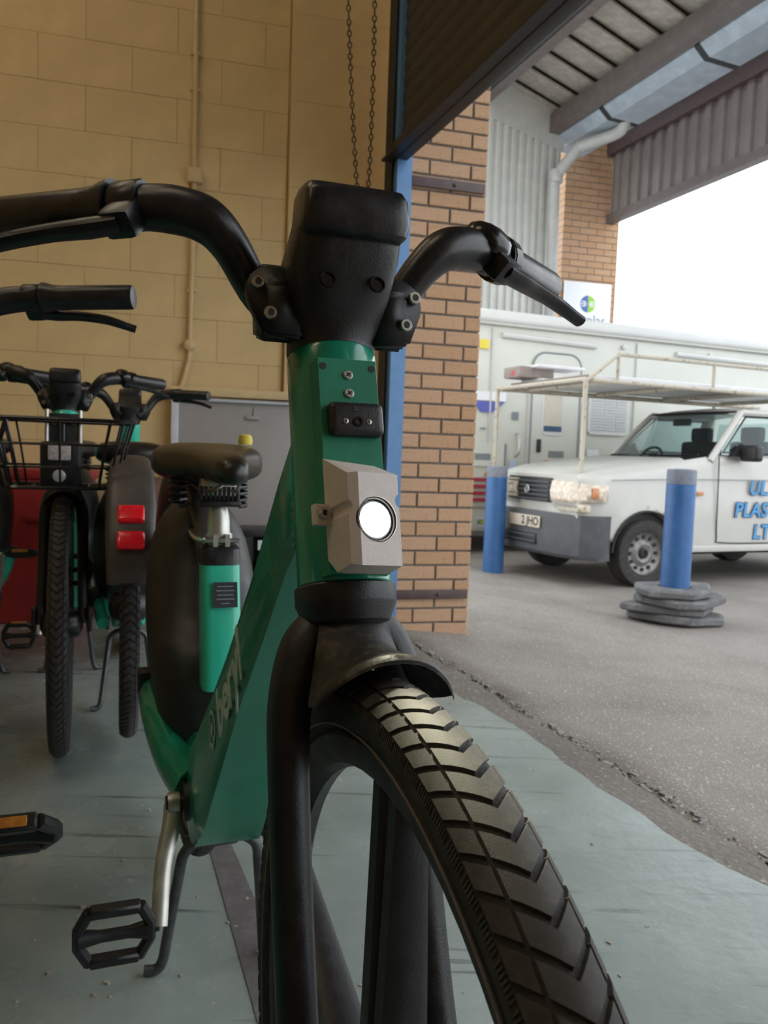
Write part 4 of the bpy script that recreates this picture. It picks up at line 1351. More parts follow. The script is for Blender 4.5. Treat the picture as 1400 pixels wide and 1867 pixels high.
ca, cb = P(740, 400, 10.95), P(1019, 400, 12.1)
zc = P(745, 88, 10.95).z
zd = P(1015, 228, 12.1).z
cw = obj('wall_cladding', corrugated('wall_cladding', (ca.x, ca.y, 0), (cb.x, cb.y, 0), -0.2, zc - 0.14, zd - 0.14, 0.133, 0.032, M['grey_clad']))
tag(cw, 'pale grey ribbed metal cladding wall between the brick pillars', 'cladding', kind='structure')
dcl = (V((cb.x, cb.y, 0)) - V((ca.x, ca.y, 0))).normalized()
ncl = V((dcl.y, -dcl.x, 0))
q = MB().prism([V((ca.x, ca.y, zc - 0.40)) + ncl * 0.03, V((cb.x, cb.y, zd - 0.40)) + ncl * 0.03, V((cb.x, cb.y, zd + 0.25)) + ncl * 0.03, V((ca.x, ca.y, zc + 0.25)) + ncl * 0.03], ncl * -0.02)
o = obj('flashing', q.mesh('flashing', M['grey_clad'], smooth=False), cw)

# far brick pillar with company sign
FA, FB = P(1021, 520, 12.6), P(1119, 590, 12.85)
fd = V((FB.x - FA.x, FB.y - FA.y, 0))
fw_ = fd.length
fd.normalize()
fm = frame_mat((FA.x, FA.y, 0), fd, (-fd.y, fd.x, 0), (0, 0, 1))
fp = obj('brick_pillar', MB().box((fw_ / 2, 0.22, 2.9), (fw_ - 0.014, 0.42, 6.2)).mesh('brick_pillar', M['mortar'], smooth=False), None, fm)
tag(fp, 'far buff brick pillar carrying the white company sign', 'pillar', kind='structure')
for r in range(62):
    z = -0.2 + r * 0.100
    if z < 2.2 or z > 5.9:
        continue
    x = -0.145 * (r % 2)
    while x < fw_ - 0.03:
        x0, x1 = max(x, 0), min(x + 0.29, fw_)
        if x1 - x0 > 0.03:
            block(fp, x0 + 0.004, z, x1 - x0 - 0.009, 0.088, 0.44, M['brick'] if rb.random() < 0.5 else M['brick2'], name='brick', ch=0.003, jit=0.002)
        x += 0.29
obj('brick_base', MB().box((fw_ / 2, 0.22, 1.0), (fw_, 0.44, 2.4)).mesh('brick_base', M['brick2'], smooth=False), fp)

sg_ = empty('company_sign', P(1070, 555, 12.65), math.atan2(fd.y, fd.x))
tag(sg_, 'white company sign with blue and green round logo on the far pillar', 'sign')
lpart(sg_, 'board', MB().rbox((-0.005, -0.015, -0.16), (0.81, 0.02, 0.98), 0.004), M['sign'])
def half(a0, a1, r, cx, cz, y=-0.027):
    pts = [V((cx, y, cz))] + [V((cx + r * math.cos(math.radians(a0 + (a1 - a0) * k / 16)), y, cz + r * math.sin(math.radians(a0 + (a1 - a0) * k / 16)))) for k in range(17)]
    return MB().prism(pts, (0, 0.004, 0))
lpart(sg_, 'logo_half', half(90, 270, 0.130, 0.0, 0.0), M['logo_blue'])
lpart(sg_, 'logo_half', half(-90, 90, 0.130, 0.0, 0.0), M['logo_green'])
for sx in (-1, 1):
    q = MB()
    for k in (-1, 0, 1):
        q.box((sx * 0.073, -0.0285, k * 0.034), (0.105 - abs(k) * 0.03, 0.003, 0.015))
    q.prism([V((sx * 0.016, -0.030, 0)), V((sx * 0.063, -0.030, 0.05)), V((sx * 0.063, -0.030, -0.05))], (0, 0.003, 0))
    lpart(sg_, 'logo_arrow', q, M['sign'], smooth=False)
o = obj('lettering', text_mesh('daeplas', 0.218, M['sign_letter'], 0.002), sg_, frame_mat((0.0, -0.028, -0.245), (1, 0, 0), (0, 0, 1), (0, -1, 0)))

# down pipe with swan neck
dp = [P(1003, 560, 11.8) + V((0, 0, -3.2)), P(1003, 560, 11.8), P(1010, 345, 11.8), P(1014, 322, 11.78), P(1050, 275, 11.7), P(1064, 265, 11.65), P(1118, 246, 11.4), P(1136, 232, 11.25), P(1143, 205, 11.2), P(1145, 185, 11.15)]
rt = empty('down_pipe', (dp[0].x, dp[0].y, -0.2))
tag(rt, 'grey plastic down pipe with swan neck below the gutter', 'down pipe')
lc = V(rt.location)
pth = smooth_path([p - lc for p in dp], 6)
lpart(rt, 'pipe', MB().tube(pth, 0.080, 14), M['downpipe'])
for pt in (dp[3], dp[8]):
    lpart(rt, 'pipe_socket', MB().lathe([(0.090, -0.09), (0.094, -0.08), (0.094, 0.08), (0.090, 0.09)], pt - lc, (0, 0, 1), 14), M['downpipe'])

# canopy: eave beam, soffit sheets, gutter beam, gutter, clad lintel
K0, K1 = P(893, 160, 11.3), P(1012, 232, 11.95)
run = 8.0
def along(p, s):
    return V(p) + DD * s
cn = empty('canopy', along(K1, 3) * 1.0)
tag(cn, 'weathered canopy roof with steel beams over the yard', 'canopy', kind='structure')
cl_ = V(cn.location)
def bar(name, p, w_, h, m, s0=-0.4, s1=run, root=cn, org=None):
    org = cl_ if org is None else org
    side = DN
    q_ = MB()
    a = along(p, s0) - org
    pts = [a + side * x + V((0, 0, z)) for x, z in ((-w_ / 2, -h / 2), (w_ / 2, -h / 2), (w_ / 2, h / 2), (-w_ / 2, h / 2))]
    q_.prism(pts, DD * (s1 - s0))
    return obj(name, q_.mesh(name, m, smooth=False), root)
bar('eave_beam', K0 + V((0, 0, 0.02)), 0.15, 0.30, M['brown_steel'])
bar('mottled_strip', K0 + V((-0.25, -0.02, 0.15)), 0.32, 0.24, M['soffit'])
bar('eave_lip', K0 + V((-0.09, 0, -0.09)), 0.05, 0.07, M['black_steel'])
bar('gutter_beam', K1 + V((0, 0, 0.05)), 0.15, 0.26, M['brown_steel'])
# soffit sheets: lapped boards running from eave to gutter
e0, g0 = K0 + V((0.03, 0, 0.22)), K1 + DN * 0.3 + V((0.0, 0, 0.17))
bd_w = 0.44
k = 0
s_ = -0.45
while s_ < run:
    a0, a1 = along(e0, s_), along(e0, s_ + bd_w * 1.04)
    b0, b1 = along(g0, s_), along(g0, s_ + bd_w * 1.04)
    up = V((0, 0, 0.085))
    q = MB().add([a0 - cl_ + up, a1 - cl_, b1 - cl_, b0 - cl_ + up, a0 - cl_ + up + V((0, 0, 0.03)), a1 - cl_ + V((0, 0, 0.03)), b1 - cl_ + V((0, 0, 0.03)), b0 - cl_ + up + V((0, 0, 0.03))],
                 [(0, 1, 2, 3), (7, 6, 5, 4), (0, 4, 5, 1), (1, 5, 6, 2), (2, 6, 7, 3), (3, 7, 4, 0)])
    obj('soffit_board', q.mesh('soffit_board', M['soffit'], smooth=False), cn)
    s_ += bd_w
# gutter
gt = empty('box_gutter', along(K1, 2))
tag(gt, 'blue grey box gutter with dark joint straps under the canopy', 'gutter', kind='structure')
gl = V(gt.location)
gp = K1 + DN * 0.10 + V((0, 0, 0.0))
prof = [(x * 1.45, z * 1.45) for x, z in [(0.0, 0.06), (0.0, -0.06), (0.10, -0.14), (0.40, -0.15), (0.46, -0.08), (0.46, 0.06), (0.44, 0.06), (0.44, -0.07), (0.39, -0.13), (0.11, -0.12), (0.02, -0.05), (0.02, 0.06)]]
q = MB().prism([along(gp, -0.3) - gl + DN * x + V((0, 0, z)) for x, z in prof], DD * (run + 0.3))
obj('trough', q.mesh('trough', M['gutter'], smooth=False), gt)
prof2 = [(x + (-0.006 if x < 0.2 else 0.006), z - 0.006) for x, z in prof[:6]] + [(x, z) for x, z in reversed(prof[:6])]
for s_ in (0.95, 2.75, 4.35, 6.0, 7.4):
    q = MB().prism([along(gp, s_) - gl + DN * x + V((0, 0, z)) for x, z in prof2], DD * 0.08)
    obj('joint_strap', q.mesh('joint_strap', M['black_steel'], smooth=False), gt)
# outer clad lintel
L0 = P(1112, 404, 12.8)
ln = empty('canopy_fascia', L0)
tag(ln, 'brown ribbed metal fascia hanging along the canopy edge', 'fascia', kind='structure')
ll = V(L0)
q = corrugated('ribbed_sheet', along(L0, 0.0) - ll, along(L0, run) - ll, 0.08, 1.13, 1.13, 0.24, 0.042, M['brown_clad'])
obj('ribbed_sheet', q, ln)
bar('bottom_rail', L0 + V((0, 0, 0.03)), 0.14, 0.13, M['brown_steel'], -0.35, run, ln, ll)
bar('top_beam', L0 + V((0, 0, 1.15)) - DN * 0.03, 0.17, 0.34, M['plum'], -0.35, run, ln, ll)
bar('roof_plate', L0 + V((0, 0, 1.50)) - DN * 0.35, 0.9, 0.08, M['plum'], -0.35, run, ln, ll)
q = MB().tube([along(L0, -0.42) - ll + V((0, 0, 0.06)), along(L0, -0.30) - ll + V((0, 0, 0.06))], 0.03, 8)
obj('rail_bolt', q.mesh('rail_bolt', M['plum']), ln)
# canopy roof above, hidden from below by the soffit
q = MB().prism([along(e0, -0.45) + V((0, 0, 0.1)) - cl_, along(g0, -0.45) + V((0, 0, 0.1)) - cl_ , along(g0, run) + V((0, 0, 0.1)) - cl_, along(e0, run) + V((0, 0, 0.1)) - cl_], (0, 0, 0.03))
obj('roof_sheet', q.mesh('roof_sheet', M['brown_steel'], smooth=False), cn)

# ================================================================== bollards
def gz(p):
    t = (V((p[0], p[1], 0)) - D0).dot(DN)
    return ground_z(t)
def bollard(p, r, h, label):
    z = gz(p)
    e = empty('bollard', (p[0], p[1], z))
    tag(e, label, 'bollard', 'blue bollards in the yard')
    lpart(e, 'post', MB().lathe([(r, -0.12), (r, h - 0.10)], (0, 0, 0), (0, 0, 1), 28), M['bollard'])
    lpart(e, 'top_band', MB().lathe([(r * 1.005, h - 0.10), (r * 1.005, h - 0.012), (r * 0.93, h), (r * 0.3, h + 0.004)], (0, 0, 0), (0, 0, 1), 28), M['grey_band'])
    return e
b1 = fpix(1226, 1133, -0.2)
bollard(b1, 0.098, 1.055, 'blue bollard rising from the stack of rubber base slabs')
b2 = fpix(898, 1043, -0.2)
bollard(b2, 0.098, 1.005, 'dark blue bollard beside the brick pillar, in front of the grille')
rs = random.Random(4)
labs = ('grey rubber base slab at the bottom of the bollard stack', 'second grey rubber slab from the ground round the bollard', 'third grey rubber slab from the ground round the bollard', 'uppermost grey rubber slab round the blue bollard')
zb = gz(b1)
for i in range(4):
    q = MB()
    n = 8
    rot = [0.2, 0.5, 0.05, 0.32][i]
    offx, offy = ((0.02, 0.0), (-0.03, 0.02), (0.025, -0.02), (0.0, 0.02))[i]
    a_, b_ = (0.33, 0.24)
    rings = []
    for (sc, z) in ((0.94, 0.0), (1.0, 0.012), (1.0, 0.042), (0.93, 0.056)):
        rings.append([V((offx + a_ * sc * math.cos(t + rot) * (1 + 0.05 * math.sin(3 * t + i)), offy + b_ * sc * math.sin(t + rot) * (1 + 0.05 * math.cos(2 * t + i)), z + 0.010 * math.sin(t * 2 + i))) for t in [2 * math.pi * k / n + 0.25 * (k % 2) for k in range(n)]])
    inner_ = [[V((0.115 * math.cos(t), 0.115 * math.sin(t), z)) for t in [2 * math.pi * k / n for k in range(n)]] for z in (0.056, 0.0)]
    q.loft(rings + inner_, cap=False, closed=True)
    o = obj('rubber_slab', q.mesh('rubber_slab', M['rubber_slab'], ang=25))
    o.location = (b1.x, b1.y, zb + 0.012 + i * 0.060)
    o.rotation_euler = (0, 0, -0.2 + 0.25 * i)
    tag(o, labs[i], 'rubber slab', 'rubber slabs round the bollard')

# ================================================================== pickup van
VO = V((2.0, 7.57, -0.2))
VH = V((-0.918, -0.397, 0)).normalized()
van = empty('van', VO, math.atan2(VH.y, VH.x))
tag(van, 'white pickup van with grey bumper and blue lettering on its door', 'van')
def vsec(x, hw_, z0, z1, rb_=0.06, rt=0.10, tumble=0.0, n=5):
    """closed section in the y-z plane"""
    pts = []
    def arc(cy, cz, r, a0, a1):
        for k in range(n):
            a = math.radians(a0 + (a1 - a0) * k / (n - 1))
            pts.append(V((x, cy + r * math.cos(a), cz + r * math.sin(a))))
    ht = hw_ - tumble
    arc(ht - rt, z1 - rt, rt, 0, 90)
    arc(-ht + rt, z1 - rt, rt, 90, 180)
    arc(-hw_ + rb_, z0 + rb_, rb_, 180, 270)
    arc(hw_ - rb_, z0 + rb_, rb_, 270, 360)
    return pts
# nose: bonnet and wings, wheel arches cut out
secs = [vsec(0.66, 0.62, 0.56, 0.955, 0.03, 0.06), vsec(0.60, 0.67, 0.50, 0.985, 0.04, 0.09, 0.01), vsec(0.45, 0.715, 0.42, 1.025, 0.05, 0.13, 0.02), vsec(0.20, 0.735, 0.34, 1.065, 0.05, 0.15, 0.03), vsec(-0.10, 0.740, 0.32, 1.10, 0.05, 0.15, 0.03), vsec(-0.40, 0.740, 0.32, 1.14, 0.05, 0.13, 0.03), vsec(-0.78, 0.740, 0.32, 1.18, 0.05, 0.10, 0.03), vsec(-1.20, 0.740, 0.32, 1.20, 0.05, 0.08, 0.03), vsec(-2.05, 0.740, 0.32, 1.20, 0.05, 0.08, 0.03), vsec(-3.30, 0.730, 0.40, 1.20, 0.05, 0.06, 0.02)]
body_me = MB().loft(secs).mesh('body', M['van_white'], ang=40)
cutm = MB()
for x in (0.0, -2.45):
    cutm.lathe([(0.365, -0.95), (0.365, 0.95)], (x, 0, 0.30), (0, 1, 0), 32)
body_me = boolean(body_me, cutm.mesh('cut', M['dark']))
cutm = MB().box((-1.15, 0, 1.10), (1.40, 1.30, 0.70))
body_me = boolean(body_me, cutm.mesh('cut', M['dark']))
body_me.name = 'body'
obj('body', body_me, van)
lpart(van, 'inner_arch', MB().box((0.0, 0, 0.60), (0.74, 1.36, 0.28)), M['dark'])
lpart(van, 'underbody', MB().box((-1.3, 0, 0.33), (3.6, 1.0, 0.16)), M['dark'])
# wheel arch rim lips
for x in (0.0, -2.45):
    for sgn in (1, -1):
        pts = [V((x + 0.367 * math.cos(t), sgn * 0.737, 0.30 + 0.367 * math.sin(t))) for t in [math.radians(a) for a in range(2, 179, 8)]]
        lpart(van, 'arch_lip', MB().tube(pts, 0.012, 6), M['dark'])
# rust on the wing edge
q = MB()
rr_ = random.Random(9)
for k in range(26):
    a = math.radians(rr_.gauss(125, 14))
    p = V((0.0 + 0.395 * math.cos(a) * rr_.uniform(0.98, 1.06), 0.7405, 0.30 + 0.395 * math.sin(a) * rr_.uniform(0.98, 1.06)))
    r = rr_.uniform(0.006, 0.02)
    q.box(p, (r * 2, 0.003, r))
lpart(van, 'rust_patch', q, M['van_rust'], smooth=False)['kind'] = 'stuff'
# bumper
secs = [[V((x, y, z)) for (y, z) in zz] for x, zz in ()]
bpl = [(-0.735, 0.40), (-0.735, 0.52), (-0.66, 0.66), (-0.40, 0.735), (0, 0.755), (0.40, 0.735), (0.66, 0.66), (0.735, 0.52), (0.735, 0.40)]
rings = []
for (z, k) in ((0.24, 0.93), (0.27, 0.98), (0.40, 1.0), (0.44, 0.985), (0.58, 0.985), (0.62, 0.955)):
    ring = [V((x * k + (1 - k) * 0.2, y, z)) for y, x in bpl] + [V((0.36, 0.70, z)), V((0.36, -0.70, z))]
    rings.append(ring)
lpart(van, 'bumper', MB().loft(rings), M['bumper'], ang=30)
lpart(van, 'bumper_intake', MB().rbox((0.742, -0.20, 0.37), (0.03, 0.72, 0.10), 0.01), M['grille'])
for z in (0.345, 0.395):
    lpart(van, 'intake_bar', MB().rbox((0.752, -0.20, z), (0.02, 0.70, 0.012), 0.003), M['bumper'])
# grille with bars and badge
lpart(van, 'grille', MB().rbox((0.655, -0.10, 0.815), (0.05, 0.70, 0.22), 0.012), M['grille'])
for z in (0.725, 0.765, 0.805, 0.845, 0.885):
    lpart(van, 'grille_bar', MB().rbox((0.685, -0.10, z), (0.02, 0.66, 0.014), 0.003), M['bumper'])
lpart(van, 'badge', MB().lathe([(0.040, 0), (0.040, 0.008), (0.033, 0.012), (0.030, 0.006)], (0.694, -0.10, 0.81), (1, 0, 0), 18), M['alloy'])
# headlights
for sgn in (1, -1):
    q = MB()
    yo = [(0.27, 0.675), (0.56, 0.668), (0.69, 0.605), (0.738, 0.47)]
    rings = []
    for (y, x) in yo:
        k = 1 if y < 0.65 else 0.8
        rings.append([V((x + 0.014, sgn * y, 0.815 - 0.095 * k)), V((x + 0.028, sgn * y, 0.815)), V((x + 0.010, sgn * y, 0.815 + 0.090 * k)), V((x - 0.06, sgn * y * 0.96, 0.815 + 0.085 * k)), V((x - 0.06, sgn * y * 0.96, 0.815 - 0.09 * k))])
    if sgn < 0:
        continue_y = True
    lpart(van, 'headlight', q.loft(rings), M['headlight'], ang=30)
    lpart(van, 'indicator', MB().rbox((0.560, sgn * 0.722, 0.815), (0.06, 0.030, 0.09), 0.012), M['amber'])
    lpart(van, 'panel_below_headlight', MB().rbox((0.625, sgn * 0.48, 0.685), (0.07, 0.46, 0.06), 0.01), M['van_rust'])
# number plate
npl = lpart(van, 'number_plate', MB().rbox((0.752, -0.04, 0.525), (0.012, 0.50, 0.105), 0.003), M['plate'])
obj('lettering', text_mesh('2 JHO', 0.105, M['ink'], 0.001, offset=0.002), npl, frame_mat((0.759, 0.06, 0.525), (0, 1, 0), (0, 0, 1), (1, 0, 0)))
# wheels
def van_wheel(x, sgn):
    w = obj('wheel', MB().lathe([(0.185, -0.085), (0.215, -0.095), (0.285, -0.090), (0.298, -0.07), (0.300, 0.0), (0.298, 0.07), (0.285, 0.090), (0.215, 0.095), (0.185, 0.085)], (0, 0, 0), (0, 1, 0), 40, cap=False, closed=True).mesh('wheel', M['rubber'], ang=40), van)
    w.location = (x, sgn * 0.645, 0.298)
    disc = MB().lathe([(0.185, sgn * 0.080), (0.190, sgn * 0.088), (0.182, sgn * 0.075), (0.160, sgn * 0.055), (0.120, sgn * 0.045), (0.095, sgn * 0.062), (0.080, sgn * 0.070), (0.055, sgn * 0.058), (0.004, sgn * 0.058)], (0, 0, 0), (0, 1, 0), 40, cap=False)
    obj('wheel_disc', disc.mesh('wheel_disc', M['wheel_steel'], ang=30), w)
    for k in range(12):
        t = k * math.pi / 6
        h = MB().lathe([(0.017, -0.006), (0.017, 0.006)], (0.143 * math.cos(t), sgn * 0.060, 0.143 * math.sin(t)), (0, 1, 0), 8)
        obj('vent_hole', h.mesh('vent_hole', M['dark']), w)
    obj('hub_cap', MB().lathe([(0.050, sgn * 0.058), (0.046, sgn * 0.075), (0.028, sgn * 0.080), (0.02, sgn * 0.066)], (0, 0, 0), (0, 1, 0), 16).mesh('hub_cap', M['dark']), w)
for x in (0.0, -2.45):
    for sgn in (1, -1):
        van_wheel(x, sgn)
# cabin: roof, pillars, screens
A_b, A_t = V((-0.74, 0.685, 1.150)), V((-1.16, 0.585, 1.585))
B_b, B_t = V((-1.95, 0.700, 1.180)), V((-1.98, 0.590, 1.590))
def m_(p, s):
    return V((p.x, s * p.y, p.z))
for s in (1, -1):
    lpart(van, 'windscreen_pillar', MB().tube([m_(A_b, s) + V((0.02, 0, -0.03)), m_((A_b + A_t) / 2 + V((0, 0.01, 0.012)), s), m_(A_t, s)], [0.035, 0.032, 0.035], 8), M['van_white'])
    lpart(van, 'rear_pillar', MB().tube([m_(B_b, s), m_(B_t, s)], 0.06, 8), M['van_white'])
    lpart(van, 'cant_rail', MB().tube([m_(A_t, s), m_(B_t, s)], 0.034, 8), M['van_white'])
q = MB()
rows_ = []
for (x, hy, zz) in ((-1.13, 0.60, 1.575), (-1.18, 0.61, 1.600), (-1.35, 0.615, 1.620), (-1.70, 0.615, 1.625), (-2.02, 0.60, 1.605)):
    rows_.append([V((x + 0.03 * (1 - (t * t)), t * hy, zz + 0.03 * (1 - t * t))) for t in (-1, -0.7, -0.35, 0, 0.35, 0.7, 1)])
lpart(van, 'roof', q.grid(rows_, 0.025, (0, 0, -1)), M['van_white'], ang=50)
rows_ = []
for k in range(5):
    f_ = k / 4
    rows_.append([V((A_b.x + (A_t.x - A_b.x) * f_ + 0.20 * (1 - t * t) * (1 - 0.6 * f_), t * (A_b.y + (A_t.y - A_b.y) * f_), 1.145 + (A_t.z - 1.145) * f_ - 0.01 * (1 - t * t) * (1 - f_))) for t in (-1, -0.66, -0.33, 0, 0.33, 0.66, 1)])
lpart(van, 'windscreen', MB().grid(rows_, 0.005, (0.7, 0, 0.7)), M['glass'], ang=60)
for j, (r_, nm) in enumerate(((rows_[0], 'scuttle_seal'), (rows_[-1], 'header_seal'))):
    lpart(van, nm, MB().tube([p + V((0.006, 0, 0.004)) for p in r_], 0.016, 6), M['grille'])
for s in (1, -1):
    edge_ = [r_[0 if s < 0 else -1] + V((0.008, 0, 0.006)) for r_ in rows_]
    lpart(van, 'side_seal', MB().tube(edge_, 0.014, 6), M['grille'])
    sw = [V((-0.86, s * 0.695, 1.205)), V((-1.215, s * 0.600, 1.548)), V((-1.90, s * 0.605, 1.555)), V((-1.88, s * 0.702, 1.21))]
    lpart(van, 'side_window', MB().prism(sw, (0, s * 0.004, 0)), M['glass'], smooth=False)
    lpart(van, 'window_seal', MB().tube(sw, 0.010, 6, closed=True), M['grille'])
    mr_ = lpart(van, 'door_mirror', MB().rbox((-1.06, s * 0.835, 1.205), (0.10, 0.20, 0.15), 0.035, 3), M['grille'])
    obj('mirror_arm', MB().prism([V((-0.90, s * 0.71, 1.17)), V((-1.12, s * 0.71, 1.17)), V((-1.05, s * 0.70, 1.29))], (0, s * 0.05, 0)).mesh('mirror_arm', M['grille'], smooth=False), mr_)
lpart(van, 'rear_screen', MB().prism([V((-1.99, -0.50, 1.23)), V((-1.99, 0.50, 1.23)), V((-1.99, 0.46, 1.53)), V((-1.99, -0.46, 1.53))], (0.006, 0, 0)), M['glass'], smooth=False)
lpart(van, 'cab_back', MB().box((-2.0, 0, 0.95), (0.04, 1.3, 0.5)), M['dark'])
lpart(van, 'dashboard', MB().rbox((-0.62, 0, 1.02), (0.36, 1.20, 0.18), 0.05), M['dark'])
lpart(van, 'steering_wheel', MB().tube([V((-0.92 - 0.07 * math.sin(t), -0.33 + 0.17 * math.cos(t), 1.10 + 0.15 * math.sin(t))) for t in [2 * math.pi * k / 20 for k in range(20)]], 0.014, 6, closed=True), M['dark'])
for y in (-0.33, 0.33):
    st_ = lpart(van, 'seat', MB().rbox((-1.62, y, 1.02), (0.16, 0.46, 0.62), 0.05, 3), M['dark'])
    obj('headrest', MB().rbox((-1.62, y, 1.40), (0.09, 0.24, 0.15), 0.03).mesh('headrest', M['dark']), st_)
lpart(van, 'rear_view_mirror', MB().rbox((-1.02, 0.0, 1.50), (0.04, 0.22, 0.07), 0.015), M['dark'])
for k, (y0, y1) in enumerate(((-0.50, 0.10), (0.06, 0.62))):
    lpart(van, 'wiper', MB().tube([V((-0.575, y0, 1.160)), V((-0.605, (y0 + y1) / 2, 1.168)), V((-0.64, y1, 1.178))], 0.008, 6), M['grille'])
# door panel with seam, repeater and lettering
def groove(pts, r=0.006):
    return MB().tube(pts, r, 5)
lpart(van, 'door_seam', groove(smooth_path([V((-0.80, 0.712, 1.165)), V((-0.775, 0.742, 1.06)), V((-0.785, 0.743, 0.75)), V((-0.80, 0.743, 0.44)), V((-0.85, 0.742, 0.385)), V((-1.40, 0.742, 0.375)), V((-1.95, 0.742, 0.375))], 4)), M['dark'])
lpart(van, 'body_crease', groove([V((0.40, 0.727, 0.93)), V((-0.40, 0.742, 0.955)), V((-2.0, 0.742, 0.965))], 0.004), M['sticker_grey'])
lpart(van, 'side_repeater', MB().rbox((-0.575, 0.742, 0.83), (0.075, 0.014, 0.035), 0.006), M['amber'])
lpart(van, 'sill', MB().rbox((-1.2, 0.715, 0.335), (1.65, 0.05, 0.07), 0.015), M['van_white'])
def van_text(body, size, x, z):
    for (m, off, ex, dy) in ((M['navy_letter'], 0.010, 0.0006, 0.0), (M['sky_letter'], 0.002, 0.0010, 0.0012)):
        me_ = text_mesh(body, size, m, ex, align='LEFT', shear=0.12, offset=off, space=1.08)
        obj('lettering', me_, van, frame_mat((x, 0.744 + dy, z), (-1, 0, 0), (0, 0, 1), (0, 1, 0)))
van_text('UL', 0.185, -1.165, 0.885)
van_text('PLAS', 0.185, -1.000, 0.680)
van_text('LT', 0.185, -1.245, 0.475)

# roof rack on posts reaching forward over the bonnet
rk = empty('roof_rack', van.matrix_basis @ V((0.60, 0.0, 0.62)), math.atan2(VH.y, VH.x))
tag(rk, 'rusty white tube rack on tall posts over the van bonnet', 'roof rack')
def rkp(name, mb, m, **k):
    for i, p in enumerate(mb.v):
        mb.v[i] = tuple(V(p) - V((0.60, 0.0, 0.62)))
    return lpart(rk, name, mb, m, **k)
yn, yf, zr = 0.56, -0.86, 1.775
rkp('front_post', MB().tube([V((0.665, yn, 0.66)), V((0.60, yn, 0.75)), V((0.60, yn, zr))], 0.021, 8), M['rack'])
rkp('front_post', MB().tube([V((0.60, yf, 0.66)), V((0.60, yf, zr))], 0.021, 8), M['rack'])
rkp('foot_bracket', MB().rbox((0.655, yn - 0.05, 0.665), (0.06, 0.30, 0.035), 0.006), M['rack'])
rkp('rear_post', MB().tube([V((-2.3, yn, 1.15)), V((-2.3, yn, zr))], 0.021, 8), M['rack'])
rkp('rear_post', MB().tube([V((-2.3, yf, 1.15)), V((-2.3, yf, zr))], 0.021, 8), M['rack'])
for y in (yn, yf, yf + 0.10):
    rkp('side_rail', MB().tube([V((0.62, y, zr)), V((-2.9, y, zr))], 0.020, 8), M['rack'])
for x in (0.60, 0.30, -0.55, -1.45, -2.3):
    rkp('cross_bar', MB().tube([V((x, yf, zr + 0.005)), V((x, yn, zr + 0.005))], 0.020, 8), M['rack'])
ytop = yf
rkp('upper_rail', MB().tube([V((0.58, yn, zr)), V((0.25, yn - 0.02, zr + 0.24)), V((-2.7, yn - 0.02, zr + 0.24))], 0.018, 8), M['rack'])
for x in (0.25, -0.85, -2.0):
    rkp('upright', MB().tube([V((x, yn - 0.02, zr)), V((x, yn - 0.02, zr + 0.24))], 0.016, 8), M['rack'])
for i, (y, z, w_, l0, l1, lab) in enumerate(((-0.15, zr + 0.044, 1.26, 0.50, -2.4, 'wide white plastic sheet lying flat on the van rack'), (-0.56, zr + 0.080, 0.36, 0.40, -1.9, 'narrow white plastic length on the far side of the rack'), (0.10, zr + 0.080, 0.30, 0.00, -2.2, 'pale plastic length on top of the wide sheet'))):
    o = empty('plastic_sheet', van.matrix_basis @ V((0, y, z)), math.atan2(VH.y, VH.x))
    tag(o, lab, 'plastic sheet', 'plastic sheets on the van rack')
    q = MB()
    q.prism([V((l0, -w_ / 2, -0.016)), V((l0, w_ / 2, -0.016)), V((l0, w_ / 2, 0.008)), V((l0, w_ / 2 - 0.04, 0.016)), V((l0, -w_ / 2 + 0.04, 0.016)), V((l0, -w_ / 2, 0.008))], (l1 - l0, 0, 0))
    lpart(o, 'sheet', q, M['board'], smooth=False)
    lpart(o, 'edge_trim', MB().box((l0 + 0.004, 0, 0), (0.008, w_ * 0.98, 0.026)), M['cardboard'] if i == 0 else M['blind'])
o = empty('wrapped_bundle', van.matrix_basis @ V((0.40, -0.62, zr + 0.152)), math.atan2(VH.y, VH.x))
tag(o, 'grey brown wrapped bundle with red print at the front of the rack', 'bundle')
lpart(o, 'bundle', MB().rbox((0, 0, 0), (0.40, 0.30, 0.11), 0.02), M['cardboard'])
lpart(o, 'wrap_film', MB().rbox((-0.20, 0.10, 0.055), (0.55, 0.36, 0.03), 0.012), M['board'])
lpart(o, 'print', MB().box((0.202, 0.03, -0.01), (0.003, 0.05, 0.04)), M['sticker_red'])

# ================================================================== camper
CO = V((1.048, 8.85, -0.2))
CH_ = V((-0.925, -0.38, 0)).normalized()
cp_ = empty('camper', CO, math.atan2(CH_.y, CH_.x))
tag(cp_, 'long white camper parked behind the van', 'camper')
def cpx(name, mb, m, **k):
    return lpart(cp_, name, mb, m, **k)
